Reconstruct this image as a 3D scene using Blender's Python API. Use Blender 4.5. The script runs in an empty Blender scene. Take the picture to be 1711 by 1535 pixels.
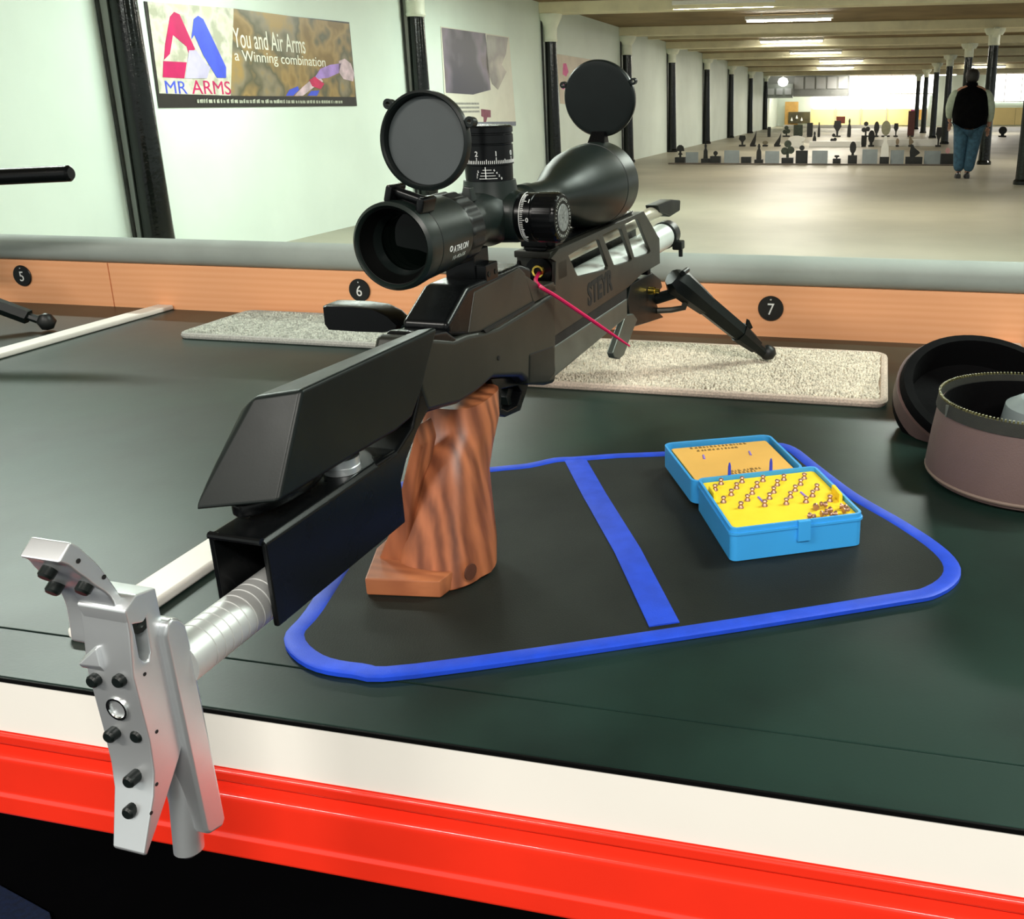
import bpy, bmesh, math, random
from mathutils import Vector, Matrix
from mathutils.geometry import tessellate_polygon
PI = math.pi
R_ = random.Random(7)
SC = bpy.context.scene
COL = SC.collection

# ---------------------------------------------------------------- camera
CM = [[0.975446, 0.055106, -0.213233], [0.220154, -0.27073, 0.937143], [-0.006086, -0.961077, -0.276215]]          # rows: world x, y, z expressed in (image right, image down, forward)
F_, PX, PY, CH = 1575.0, 1110.0, 630.0, 0.36
cam = bpy.data.cameras.new('camera'); cam_o = bpy.data.objects.new('camera', cam); COL.objects.link(cam_o)
cam.sensor_fit = 'HORIZONTAL'; cam.sensor_width = 36.0
cam.lens = F_ / 1711 * 36.0
cam.shift_x = (1711 / 2 - PX) / 1711
cam.shift_y = (PY - 1535 / 2) / 1711
cam.clip_start = 0.02; cam.clip_end = 200
m = Matrix.Identity(4)
for i in range(3):
    m[i][0] = CM[i][0]; m[i][1] = -CM[i][1]; m[i][2] = -CM[i][2]
m[2][3] = CH
cam_o.matrix_world = m
SC.camera = cam_o
# ---------------------------------------------------------------- view, world
SC.view_settings.view_transform = 'Standard'
SC.view_settings.look = 'None'
SC.view_settings.gamma = 1.0
SC.view_settings.exposure = 0.78
SC.view_settings.use_curve_mapping = False
W = bpy.data.worlds.new('world'); SC.world = W; W.use_nodes = True
W.node_tree.nodes['Background'].inputs[0].default_value = (0.93, 1.0, 0.95, 1)
W.node_tree.nodes['Background'].inputs[1].default_value = 0.42
HA = -0.017479          # the hall is turned a degree against the bench
HR = Matrix.Rotation(-HA, 4, 'Z')
FZ = -0.80         # hall floor; the bench top is z = 0

def area(name, loc, sx, sy, power, color, rot=(0, 0, 0), hall=True):
    l = bpy.data.lights.new(name, 'AREA'); l.shape = 'RECTANGLE'; l.size = sx; l.size_y = sy
    l.energy = power; l.color = color
    o = bpy.data.objects.new(name, l); COL.objects.link(o)
    o.location = (HR @ Vector(loc)) if hall else loc
    o.rotation_euler = rot
    return o
GREEN = (0.86, 1.0, 0.90); WARM = (1.0, 0.93, 0.80)
TUBES = [(-2.9, 2.6, 1.7, 40, GREEN), (1.5, 1.7, 1.7, 38, GREEN), (-3.4, 6.6, 1.8, 58, GREEN), (0.9, 6.6, 1.8, 60, GREEN), (-3.0, 10.9, 1.8, 60, GREEN), (0.4, 10.9, 1.8, 50, WARM),
         (-2.2, 15.0, 1.8, 75, WARM), (-1.45, 17.9, 1.8, 50, WARM), (-1.9, 24.4, 1.84, 70, WARM), (-1.6, 29.9, 1.84, 70, WARM), (-1.0, 35.6, 1.84, 70, WARM), (-1.4, 41.8, 1.84, 70, WARM),
         (4.6, 20.5, 1.8, 80, WARM), (4.6, 30.6, 1.8, 90, WARM), (4.6, 42, 1.8, 90, WARM), (-0.6, 49.0, 1.8, 60, WARM), (-3.6, 52.5, 1.8, 40, WARM), (3.6, 52.5, 1.8, 60, WARM)]
for k, (x, y, z, p, c) in enumerate(TUBES):
    area('tube_light', (x, y, z - 0.03), 1.5, 0.10, p, c)
area('tube_light', (0.9, -1.3, 1.7), 1.5, 0.12, 54, (1.0, 0.96, 0.88), hall=False)
area('tube_light', (-1.6, -1.3, 1.7), 1.5, 0.12, 48, (1.0, 0.96, 0.88), hall=False)

# ---------------------------------------------------------------- helpers
def M(name, col, rough=0.5, metal=0.0, noise=None, bump=None, spec=0.5, coat=0.0, col2=None, emit=None, stretch=(1, 1, 1), trans=0.0, alpha=1.0):
    mt = bpy.data.materials.new(name); mt.use_nodes = True
    nt = mt.node_tree; b = nt.nodes['Principled BSDF']
    c = (col[0], col[1], col[2], 1)
    b.inputs['Base Color'].default_value = c; b.inputs['Roughness'].default_value = rough
    b.inputs['Metallic'].default_value = metal; b.inputs['Specular IOR Level'].default_value = spec
    b.inputs['Coat Weight'].default_value = coat; b.inputs['Coat Roughness'].default_value = 0.08
    b.inputs['Transmission Weight'].default_value = trans
    if emit:
        b.inputs['Emission Color'].default_value = (emit[0], emit[1], emit[2], 1); b.inputs['Emission Strength'].default_value = emit[3]
    if noise or bump:
        tc = nt.nodes.new('ShaderNodeTexCoord'); mp = nt.nodes.new('ShaderNodeMapping'); mp.inputs['Scale'].default_value = stretch
        nt.links.new(tc.outputs['Object'], mp.inputs['Vector'])
    if noise:
        n = nt.nodes.new('ShaderNodeTexNoise'); n.inputs['Scale'].default_value = noise[0]; n.inputs['Detail'].default_value = noise[2] if len(noise) > 2 else 5
        nt.links.new(mp.outputs[0], n.inputs['Vector'])
        mx = nt.nodes.new('ShaderNodeMix'); mx.data_type = 'RGBA'
        c2 = col2 if col2 else tuple(v * (1 - noise[1]) for v in col)
        mx.inputs[6].default_value = c; mx.inputs[7].default_value = (c2[0], c2[1], c2[2], 1)
        rp = nt.nodes.new('ShaderNodeValToRGB'); rp.color_ramp.elements[0].position = 0.38; rp.color_ramp.elements[1].position = 0.64
        nt.links.new(n.outputs['Fac'], rp.inputs[0]); nt.links.new(rp.outputs[0], mx.inputs[0]); nt.links.new(mx.outputs[2], b.inputs['Base Color'])
        mr = nt.nodes.new('ShaderNodeMapRange'); mr.inputs[3].default_value = rough * 0.85; mr.inputs[4].default_value = min(1, rough * 1.2)
        nt.links.new(n.outputs['Fac'], mr.inputs[0]); nt.links.new(mr.outputs[0], b.inputs['Roughness'])
    if bump:
        n = nt.nodes.new('ShaderNodeTexNoise'); n.inputs['Scale'].default_value = bump[0]; n.inputs['Detail'].default_value = 3
        nt.links.new(mp.outputs[0], n.inputs['Vector'])
        bp = nt.nodes.new('ShaderNodeBump'); bp.inputs['Strength'].default_value = bump[1]; bp.inputs['Distance'].default_value = bump[2] if len(bump) > 2 else 0.001
        nt.links.new(n.outputs['Fac'], bp.inputs['Height']); nt.links.new(bp.outputs[0], b.inputs['Normal'])
    return mt

def finish(bm, bev=0, seg=2, ang=35):
    bmesh.ops.remove_doubles(bm, verts=bm.verts, dist=1e-6)
    bmesh.ops.recalc_face_normals(bm, faces=bm.faces)
    if bev:
        es = [e for e in bm.edges if len(e.link_faces) == 2 and e.calc_face_angle(0) > math.radians(28)]
        bmesh.ops.bevel(bm, geom=es, offset=bev, segments=seg, profile=0.5, affect='EDGES', clamp_overlap=True)
    for f in bm.faces: f.smooth = True
    for e in bm.edges:
        if len(e.link_faces) == 2 and e.calc_face_angle(0) > math.radians(ang): e.smooth = False
    return bm
def MAPX(axis):
    return {'x': lambda a, b, t: (t, a, b), 'y': lambda a, b, t: (a, t, b), 'z': lambda a, b, t: (a, b, t)}[axis]
def prism(pts, a, b, axis='x', bev=0, holes=(), seg=2, ang=35):
    bm = bmesh.new(); mp = MAPX(axis); loops = [list(pts)] + [list(h) for h in holes]
    lo = [[bm.verts.new(mp(p[0], p[1], a)) for p in l] for l in loops]
    hi = [[bm.verts.new(mp(p[0], p[1], b)) for p in l] for l in loops]
    if holes:
        flat = [v for l in lo for v in l]; flath = [v for l in hi for v in l]
        for t in tessellate_polygon([[Vector((p[0], p[1], 0)) for p in l] for l in loops]):
            try:
                bm.faces.new([flat[i] for i in t]); bm.faces.new([flath[i] for i in reversed(t)])
            except ValueError: pass
    else:
        bm.faces.new(lo[0]); bm.faces.new(list(reversed(hi[0])))
    for l, h in zip(lo, hi):
        n = len(l)
        for i in range(n):
            bm.faces.new((l[i], h[i], h[(i + 1) % n], l[(i + 1) % n]))
    return finish(bm, bev, seg, ang)
def box(x0, x1, y0, y1, z0, z1, bev=0, seg=2):
    return prism([(x0, y0), (x1, y0), (x1, y1), (x0, y1)], z0, z1, 'z', bev, seg=seg)
def hull(pts, bev=0, seg=2):
    bm = bmesh.new()
    for p in pts: bm.verts.new(p)
    r = bmesh.ops.convex_hull(bm, input=bm.verts)
    bmesh.ops.dissolve_limit(bm, angle_limit=math.radians(3), verts=bm.verts, edges=bm.edges)
    return finish(bm, bev, seg)
def frame_of(d):
    d = Vector(d).normalized(); u = d.orthogonal().normalized()
    if abs(d.z) < 0.9: u = d.cross(Vector((0, 0, 1))).normalized()
    return u, d.cross(u) * -1, d
def lathe(prof, org=(0, 0, 0), d=(0, 1, 0), seg=40, closed=False, ang=35, flute=None):
    bm = bmesh.new(); u, w, d = frame_of(d); org = Vector(org); rings = []
    for i, (t, r) in enumerate(prof):
        if r < 1e-6: rings.append([bm.verts.new(org + d * t)]); continue
        ring = []
        for k in range(seg):
            a = 2 * PI * k / seg; rr = r
            if flute and flute[0] <= t <= flute[1]: rr = r + flute[3] * max(-0.4, min(0.6, math.cos(a * flute[2]) * 1.5))
            ring.append(bm.verts.new(org + d * t + (u * math.cos(a) + w * math.sin(a)) * rr))
        rings.append(ring)
    prs = list(zip(rings, rings[1:]))
    if closed: prs.append((rings[-1], rings[0]))
    for A, B in prs:
        for k in range(seg):
            if len(A) == 1 and len(B) == 1: continue
            if len(A) == 1: bm.faces.new((A[0], B[k], B[(k + 1) % seg]))
            elif len(B) == 1: bm.faces.new((A[k], B[0], A[(k + 1) % seg]))
            else: bm.faces.new((A[k], B[k], B[(k + 1) % seg], A[(k + 1) % seg]))
    if not closed:
        for r in (rings[0], rings[-1]):
            if len(r) > 2: bm.faces.new(r)
    return finish(bm, 0, ang=ang)
def tube(path, r, seg=10, cap=True, flat=None):
    bm = bmesh.new(); P = [Vector(p) for p in path]; n = len(P); rings = []
    up = None
    for i, p in enumerate(P):
        t = (P[min(i + 1, n - 1)] - P[max(i - 1, 0)]).normalized()
        if up is None: up = t.orthogonal().normalized() if abs(t.z) > 0.9 else Vector((0, 0, 1))
        s = t.cross(up).normalized(); w = s.cross(t)
        rr = r[i] if isinstance(r, (list, tuple)) else r
        fl = flat if flat else 1
        rings.append([bm.verts.new(p + s * math.cos(2 * PI * k / seg) * rr + w * math.sin(2 * PI * k / seg) * rr * fl) for k in range(seg)])
    for A, B in zip(rings, rings[1:]):
        for k in range(seg): bm.faces.new((A[k], B[k], B[(k + 1) % seg], A[(k + 1) % seg]))
    if cap: bm.faces.new(rings[0]); bm.faces.new(rings[-1])
    return finish(bm)
def loft(secs):
    bm = bmesh.new(); rings = [[bm.verts.new(p) for p in s] for s in secs]; n = len(rings[0])
    for A, B in zip(rings, rings[1:]):
        for k in range(n): bm.faces.new((A[k], B[k], B[(k + 1) % n], A[(k + 1) % n]))
    bm.faces.new(rings[0]); bm.faces.new(rings[-1])
    return finish(bm)
def J(*bms):
    out = bmesh.new()
    for b in bms:
        me = bpy.data.meshes.new('tmp'); b.to_mesh(me); out.from_mesh(me); bpy.data.meshes.remove(me); b.free()
    return out
def xf(bm, mat): bmesh.ops.transform(bm, matrix=mat, verts=bm.verts); return bm
def txt(s, size, ext=0.0003, align='CENTER', sx=1.0, shear=0.0, sub=0, bold=0.0):
    c = bpy.data.curves.new('t', 'FONT'); c.body = s; c.size = size; c.extrude = ext; c.align_x = align; c.align_y = 'CENTER'; c.shear = shear; c.offset = bold
    o = bpy.data.objects.new('t', c); COL.objects.link(o)
    dg = bpy.context.evaluated_depsgraph_get(); me = bpy.data.meshes.new_from_object(o.evaluated_get(dg))
    bm = bmesh.new(); bm.from_mesh(me); bpy.data.objects.remove(o); bpy.data.curves.remove(c); bpy.data.meshes.remove(me)
    for v in bm.verts: v.co.x *= sx
    return bm
def mapv(bm, fn):
    for v in bm.verts: v.co = Vector(fn(v.co))
    return bm
def obj(name, bm, mat, parent=None, label=None, recenter=False):
    off = Vector((0, 0, 0))
    if recenter and len(bm.verts):
        xs = [v.co.x for v in bm.verts]; ys = [v.co.y for v in bm.verts]; zs = [v.co.z for v in bm.verts]
        off = Vector(((min(xs) + max(xs)) / 2, (min(ys) + max(ys)) / 2, min(zs)))
        for v in bm.verts: v.co -= off
    me = bpy.data.meshes.new(name); bm.to_mesh(me); bm.free()
    o = bpy.data.objects.new(name, me); COL.objects.link(o)
    if isinstance(mat, (list, tuple)):
        for q in mat: me.materials.append(q)
    else: me.materials.append(mat)
    if parent: o.parent = parent
    o.location = off
    wn = o.modifiers.new('normals', 'WEIGHTED_NORMAL'); wn.keep_sharp = True; wn.weight = 100
    if label: o['label'] = label
    return o
def tag(o, label, cat, group=None):
    o['label'] = label; o['category'] = cat
    if group: o['group'] = group
    return o
def hall(o):
    o.location = HR @ o.location; o.rotation_euler.z = -HA; return o
def single(name, bm, mat, label, cat, group=None, in_hall=False):
    o = obj(name, bm, mat, recenter=True); tag(o, label, cat, group)
    return hall(o) if in_hall else o
def struct(name, bm, mat, in_hall=True, recenter=True):
    o = obj(name, bm, mat, recenter=recenter); o['kind'] = 'structure'
    return hall(o) if in_hall else o
def thing(name, label, cat, loc=(0, 0, 0), rz=0, group=None, in_hall=False):
    o = bpy.data.objects.new(name, None); o.empty_display_size = 0.05; COL.objects.link(o)
    o.location = loc; o.rotation_euler.z = rz; tag(o, label, cat, group)
    if in_hall: o.location = HR @ Vector(loc); o.rotation_euler.z = rz - HA
    return o
def circ(cx, cy, r, n=16, a0=0, ry=None):
    return [(cx + r * math.cos(a0 + 2 * PI * k / n), cy + (ry or r) * math.sin(a0 + 2 * PI * k / n)) for k in range(n)]
def smooth_path(pts, n=4, closed=False):
    out = []; N = len(pts)
    rng = range(N if closed else N - 1)
    for i in rng:
        p = [Vector(pts[(i + k) % N] if closed else pts[max(0, min(N - 1, i + k))]) for k in (-1, 0, 1, 2)]
        for j in range(n):
            t = j / n
            out.append(0.5 * ((2 * p[1]) + (p[2] - p[0]) * t + (2 * p[0] - 5 * p[1] + 4 * p[2] - p[3]) * t * t + (-p[0] + 3 * p[1] - 3 * p[2] + p[3]) * t ** 3))
    if not closed: out.append(Vector(pts[-1]))
    return out

# ---------------------------------------------------------------- materials
wall_m = M('wall paint', (0.74, 0.84, 0.76), 0.55, noise=(1.3, 0.06, 6), bump=(9, 0.25, 0.004))
brickwhite = M('pillar white paint', (0.80, 0.84, 0.70), 0.5, noise=(6, 0.12), bump=(30, 0.3, 0.003))
blackpaint = M('black gloss paint', (0.006, 0.008, 0.007), 0.14, noise=(5, 0.4), bump=(22, 0.6, 0.003), spec=0.35)
beam_m = M('beam cream paint', (0.84, 0.78, 0.54), 0.6, noise=(3, 0.14), bump=(12, 0.3, 0.004))
ceil_m = M('ceiling tan', (0.27, 0.19, 0.085), 0.75, noise=(1.1, 0.3, 7), bump=(6, 0.3, 0.006))
floor_m = M('concrete floor', (0.35, 0.33, 0.25), 0.42, noise=(0.55, 0.22, 7), bump=(14, 0.08, 0.002))
blacklam = M('black rubber sheet', (0.014, 0.034, 0.027), 0.33, noise=(5, 0.6, 8), bump=(350, 0.10, 0.0004), spec=0.22)
lipm = M('black lip', (0.006, 0.007, 0.006), 0.4)
whiteboard = M('white laminate', (0.84, 0.80, 0.74), 0.45, noise=(5, 0.04), bump=(40, 0.05))
redp = M('red gloss paint', (0.86, 0.030, 0.012), 0.22, noise=(9, 0.10), coat=0.5, bump=(60, 0.05))
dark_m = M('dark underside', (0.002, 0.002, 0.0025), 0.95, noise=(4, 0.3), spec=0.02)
bluecarpet = M('blue carpet', (0.0006, 0.009, 0.045), 0.95, noise=(120, 0.4), bump=(300, 0.4))
pinewood = None
def woodmat(name, c1, c2, axis_scale, wscale, rough=0.45, dist=4.0, ring=False, rot=(0, 0, 0), loc=(0, 0, 0), bands='X', ns_k=6):
    mt = bpy.data.materials.new(name); mt.use_nodes = True; nt = mt.node_tree; b = nt.nodes['Principled BSDF']
    tc = nt.nodes.new('ShaderNodeTexCoord'); mp = nt.nodes.new('ShaderNodeMapping'); mp.inputs['Scale'].default_value = axis_scale; mp.inputs['Rotation'].default_value = rot; mp.inputs['Location'].default_value = loc
    nt.links.new(tc.outputs['Object'], mp.inputs[0])
    wv = nt.nodes.new('ShaderNodeTexWave'); wv.inputs['Scale'].default_value = wscale; wv.inputs['Distortion'].default_value = dist; wv.inputs['Detail'].default_value = 3
    wv.inputs['Detail Scale'].default_value = 1.5
    wv.bands_direction = bands
    if ring: wv.wave_type = 'RINGS'; wv.rings_direction = 'Z'
    nt.links.new(mp.outputs[0], wv.inputs[0])
    ns = nt.nodes.new('ShaderNodeTexNoise'); ns.inputs['Scale'].default_value = wscale * ns_k; ns.inputs['Detail'].default_value = 6; nt.links.new(mp.outputs[0], ns.inputs['Vector'])
    md = nt.nodes.new('ShaderNodeMath'); md.operation = 'MULTIPLY_ADD'; md.inputs[1].default_value = 0.42; nt.links.new(wv.outputs['Fac'], md.inputs[0])
    m2 = nt.nodes.new('ShaderNodeMath'); m2.operation = 'MULTIPLY'; m2.inputs[1].default_value = 0.5; nt.links.new(ns.outputs['Fac'], m2.inputs[0]); nt.links.new(m2.outputs[0], md.inputs[2])
    rp = nt.nodes.new('ShaderNodeValToRGB'); rp.color_ramp.elements[0].color = (*c1, 1); rp.color_ramp.elements[1].color = (*c2, 1)
    rp.color_ramp.elements[0].position = 0.15; rp.color_ramp.elements[1].position = 0.75
    nt.links.new(md.outputs[0], rp.inputs[0]); nt.links.new(rp.outputs[0], b.inputs['Base Color'])
    b.inputs['Roughness'].default_value = rough
    bp = nt.nodes.new('ShaderNodeBump'); bp.inputs['Strength'].default_value = 0.15; bp.inputs['Distance'].default_value = 0.0006
    nt.links.new(md.outputs[0], bp.inputs['Height']); nt.links.new(bp.outputs[0], b.inputs['Normal'])
    return mt
fascia_m = woodmat('orange pine', (0.97, 0.47, 0.235), (0.92, 0.41, 0.19), (0.35, 1, 9), 3.0, 0.5, 3.0, bands='Z')
walnut = woodmat('walnut grip', (0.13, 0.034, 0.013), (0.44, 0.140, 0.056), (1, 1, 0.20), 26.0, 0.42, 5.0, ring=True, rot=(math.radians(-14), math.radians(10), 0), loc=(0.03, 0.02, 0), ns_k=4)
walnut2 = woodmat('walnut shelf', (0.30, 0.095, 0.04), (0.42, 0.145, 0.06), (0.3, 1, 1), 30.0, 0.42, 4.0, bands='Y')
foamrail = M('grey foam', (0.36, 0.40, 0.37), 0.75, noise=(9, 0.12), bump=(120, 0.25, 0.001))
whitestrip = M('white strip', (0.86, 0.84, 0.78), 0.4, noise=(12, 0.05))
alu = M('brushed aluminium', (0.66, 0.67, 0.66), 0.46, 0.6, noise=(30, 0.06), bump=(500, 0.05, 0.0002))
alub = M('satin aluminium', (0.72, 0.74, 0.76), 0.36, 0.8, noise=(30, 0.05))
steel = M('polished steel', (0.75, 0.77, 0.76), 0.16, 1.0, noise=(50, 0.05))
gunb = M('black anodised', (0.0035, 0.004, 0.0045), 0.26, 0.0, noise=(40, 0.2), bump=(700, 0.05, 0.0002), spec=0.24)
gunm = M('matt black', (0.006, 0.009, 0.0085), 0.36, 0.0, noise=(40, 0.2), bump=(700, 0.08, 0.0002), spec=0.25)
gung = M('dark grey anodised', (0.042, 0.041, 0.033), 0.36, 0.35, noise=(25, 0.15), bump=(700, 0.06, 0.0002), spec=0.5)
gung_shade = M('shaded grey anodised', (0.022, 0.023, 0.018), 0.36, 0.2, noise=(25, 0.15), bump=(700, 0.06, 0.0002), spec=0.4)  # receiver grey made darker, shade of the lower body put into colour
gungl = M('grey green anodised', (0.10, 0.11, 0.095), 0.36, 0.35, noise=(25, 0.15), bump=(700, 0.06, 0.0002), spec=0.5)
scopem = M('scope black', (0.007, 0.013, 0.011), 0.36, 0.0, noise=(40, 0.15), bump=(900, 0.06, 0.0002), spec=0.45)
rubber = M('black rubber', (0.005, 0.006, 0.006), 0.45, noise=(50, 0.2), bump=(400, 0.1, 0.0003))
lensm = M('coated lens', (0.001, 0.002, 0.0015), 0.03, 0.0, noise=(3, 0.2), spec=0.12)
greycap = M('grey cap inside', (0.045, 0.054, 0.056), 0.45, noise=(30, 0.12), bump=(500, 0.05, 0.0002))
ink = M('white ink', (0.85, 0.86, 0.84), 0.6, noise=(60, 0.05))
inkg = M('grey ink', (0.42, 0.44, 0.40), 0.6, noise=(60, 0.05))
engr = M('engraved black', (0.004, 0.004, 0.004), 0.6, noise=(60, 0.2))
brass = M('brass', (0.85, 0.62, 0.12), 0.2, 1.0, noise=(50, 0.08))
pinkl = M('magenta line', (0.72, 0.004, 0.10), 0.4, noise=(90, 0.1))
boxblue = M('sky blue plastic', (0.045, 0.36, 0.80), 0.32, noise=(20, 0.04), bump=(200, 0.03))
foam = M('yellow foam', (0.95, 0.68, 0.02), 0.8, noise=(60, 0.05), bump=(500, 0.2, 0.0003))
foam2 = M('amber foam', (0.80, 0.44, 0.09), 0.75, noise=(12, 0.10), bump=(500, 0.2, 0.0003))
copper = M('dull copper lead', (0.50, 0.28, 0.20), 0.35, 0.7, noise=(200, 0.25))
matm = M('woven black fabric', (0.010, 0.013, 0.010), 0.6, spec=0.25, noise=(9, 0.35, 6), bump=(900, 0.6, 0.0005))
bluetape = M('royal blue binding', (0.008, 0.060, 0.62), 0.5, noise=(60, 0.15), bump=(900, 0.4, 0.0004))
carpg = M('grey loop pile', (0.66, 0.68, 0.60), 0.95, noise=(150, 0.45, 3), bump=(600, 0.6, 0.0015))
carpb = M('beige loop pile', (0.86, 0.76, 0.62), 0.95, noise=(120, 0.35, 3), bump=(600, 0.6, 0.0015))
braid = M('beige braid', (0.72, 0.58, 0.48), 0.9, noise=(400, 0.3), bump=(900, 0.6, 0.001))
bagbrown = M('brown nylon', (0.135, 0.085, 0.078), 0.55, noise=(9, 0.2), bump=(800, 0.5, 0.0004))
bagblack = M('black quilted lining', (0.002, 0.002, 0.0025), 0.8, spec=0.10, noise=(15, 0.3), bump=(150, 0.4, 0.001))
bagtrim = M('dark olive tape', (0.018, 0.019, 0.014), 0.7, noise=(50, 0.2), bump=(900, 0.5, 0.0004))

# ---------------------------------------------------------------- hall shell
WX = -5.10; END = 57.0; RX_ = 11.0
struct('floor', box(WX - 0.2, RX_, 0.2, END, FZ - 0.1, FZ), floor_m)
struct('ceiling', box(WX - 0.2, RX_, -4.0, END, 1.93, 2.05), ceil_m)
struct('wall_left', box(WX - 0.2, WX, -1.0, END, FZ, 1.93), wall_m)
struct('wall_far', box(WX - 0.2, RX_, END, END + 0.2, FZ, 1.93), wall_m)
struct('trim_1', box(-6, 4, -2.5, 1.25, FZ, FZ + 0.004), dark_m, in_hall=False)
single('blue_carpet', prism([(-3.2, 0.90), (-1.269, 0.927), (-1.15, 0.90), (-1.02, 0.80), (-0.98, 0.72), (-0.98, 0.50), (-1.3, -0.2), (-3.2, -0.2)], FZ + 0.004, FZ + 0.011, 'z', 0.002), bluecarpet, 'dark blue carpet on the floor below the bench, bottom left corner', 'carpet')
PILY = [5.95, 10.4, 15.15, 20.2, 25.0, 30.6, 36.2, 42.4, 48.8]
for y in PILY:
    struct('trim_2', box(WX, RX_, y - 0.17, y + 0.17, 1.76, 1.93, 0.012), beam_m)
for y in [22.8, 28.0, 33.5]:
    struct('trim_3', box(WX, RX_, y - 0.06, y + 0.06, 1.86, 1.93, 0.008), beam_m)

def pillar(x, y, label, group, zt=1.36, side=1):
    t = thing('cast_iron_pillar', label, 'pillar', (x, y, FZ), in_hall=True, group=group)
    h = zt - FZ; H = 1.76 - FZ
    obj('shaft', lathe([(0, 0.14), (0.05, 0.14), (0.08, 0.115), (0.3, 0.108), (h - 0.05, 0.092), (h, 0.094)], (0, 0, 0), (0, 0, 1), 24), blackpaint, t)
    cb = lathe([(h, 0.10), (h + 0.02, 0.115), (h + 0.05, 0.105), (h + 0.2, 0.11), (H - 0.12, 0.15), (H - 0.05, 0.19), (H, 0.20)], (0, 0, 0), (0, 0, 1), 24)
    obj('capital', cb, brickwhite, t)
    if side:
        for s in (-1, 1):
            obj('bracket', prism([(s * 0.08, h + 0.12), (s * 0.34, H - 0.03), (s * 0.34, H), (s * 0.08, H)], -0.05, 0.05, 'x', 0.006), brickwhite, t)
    if x < -4:
        obj('line_tube', tube([(-0.10, -0.11, 0), (-0.10, -0.11, H)], 0.014, 8), M('dark line tube', (0.02, 0.022, 0.018), 0.7, noise=(8, 0.6)), t)  # thin dark tube drawn for the dark line beside wall pillars
    return t
ORD = ['nearest', 'second', 'third', 'fourth', 'fifth', 'sixth', 'seventh', 'eighth', 'ninth']
LEFTL = ['nearest black pillar on the white wall, left of the camouflage banner',
         'black pillar on the white wall between the camouflage banner and the shooting poster',
         'black pillar on the white wall just right of the shooting poster',
         'black wall pillar right behind the raised round front lens cover',
         'black wall pillar just right of the raised round front lens cover',
         'sixth black pillar along the left wall counted from the shooting bench',
         'seventh black pillar along the left wall counted from the shooting bench',
         'eighth black pillar along the left wall counted from the shooting bench',
         'ninth and farthest black pillar along the left wall']
ZT = [1.30, 1.33, 1.35, 1.39, 1.43, 1.45, 1.47, 1.49, 1.5]
for k, y in enumerate(PILY): pillar(WX + 0.12, y, LEFTL[k], 'pillars along the left wall', ZT[k], side=0)
RIGHTL = ['nearest freestanding black pillar at the right picture edge', 'freestanding black pillar right behind the standing person',
          'freestanding black pillar behind the head of the standing person', 'freestanding black pillar just left of the standing person',
          'fifth freestanding black pillar of the right row', 'sixth freestanding black pillar of the right row', 'seventh and farthest freestanding black pillar of the right row']
for k, y in enumerate(PILY[2:]): pillar(2.33, y, RIGHTL[k], 'freestanding pillars on the right', 1.45)

# fluorescent battens
tubem = M('lit fluorescent tube', (1, 1, 1), 0.5, emit=(1.0, 1.0, 0.90, 30.0)); batm = M('white batten', (0.8, 0.8, 0.76), 0.4, noise=(20, 0.05))
for k, (x, y, z, p, c) in enumerate(TUBES):
    t = thing('fluorescent_light', 'white fluorescent ceiling light, ' + ['above the far left lane', 'above the rightmost lane', 'nearest one by the banner', 'nearest one over the middle', 'second one by the left wall', 'second one over the middle', 'in the bright bay at the top', 'clearly lit before the fourth beam', 'over the fifth bay', 'over the sixth bay', 'over the seventh bay', 'over the eighth bay', 'nearest right of the pillars', 'second right of the pillars', 'third right of the pillars', 'last one before the bright end', 'at the far left end', 'at the far right end'][k],
              'light', (x, y, z), in_hall=True, group='fluorescent lights under the ceiling')
    obj('housing', box(-0.78, 0.78, -0.04, 0.04, 0.03, 0.09, 0.006), batm, t)
    obj('tube', lathe([(-0.74, 0.013), (0.74, 0.013)], (0, 0, 0.005), (1, 0, 0), 10), tubem, t)
    for hx0 in (-0.5, 0.47): obj('hanger', box(hx0, hx0 + 0.03, -0.02, 0.02, 0.09, 1.93 - z), batm, t)

# ---------------------------------------------------------------- posters on the left wall
def flat(name, pts, x, mat, parent, th=0.004): return obj(name, prism(pts, x, x + th, 'x'), mat, parent)
def camo(name, cols, scale):
    mt = bpy.data.materials.new(name); mt.use_nodes = True; nt = mt.node_tree; b = nt.nodes['Principled BSDF']
    tc = nt.nodes.new('ShaderNodeTexCoord'); n = nt.nodes.new('ShaderNodeTexNoise'); n.inputs['Scale'].default_value = scale; n.inputs['Detail'].default_value = 3
    nt.links.new(tc.outputs['Object'], n.inputs['Vector']); rp = nt.nodes.new('ShaderNodeValToRGB')
    e = rp.color_ramp.elements; e[0].position = 0.36; e[0].color = (*cols[0], 1); e[1].position = 0.64; e[1].color = (*cols[-1], 1)
    for i, c in enumerate(cols[1:-1]):
        q = e.new(0.36 + 0.28 * (i + 1) / (len(cols) - 1)); q.color = (*c, 1)
    nt.links.new(n.outputs['Fac'], rp.inputs[0]); nt.links.new(rp.outputs[0], b.inputs['Base Color']); b.inputs['Roughness'].default_value = 0.35
    return mt
px_ = WX + 0.004
bn = thing('banner', 'long camouflage banner with red and blue letter A emblems on the white wall', 'banner', (0, 0, 0), in_hall=True)
BQ = [(6.301,1.102),(9.144,1.182),(9.145,0.3811),(6.292,0.3714)]
flat('backing', BQ, px_, M('banner black', (0.02, 0.018, 0.014), 0.35, noise=(9, 0.3)), bn)
flat('stone_print', [(6.331,1.101),(7.316,1.145),(7.157,0.4631),(6.315,0.4726)], px_ + 0.004, camo('stone print', [(0.55, 0.52, 0.40), (0.68, 0.66, 0.56), (0.40, 0.40, 0.30)], 7), bn, 0.002)
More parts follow.
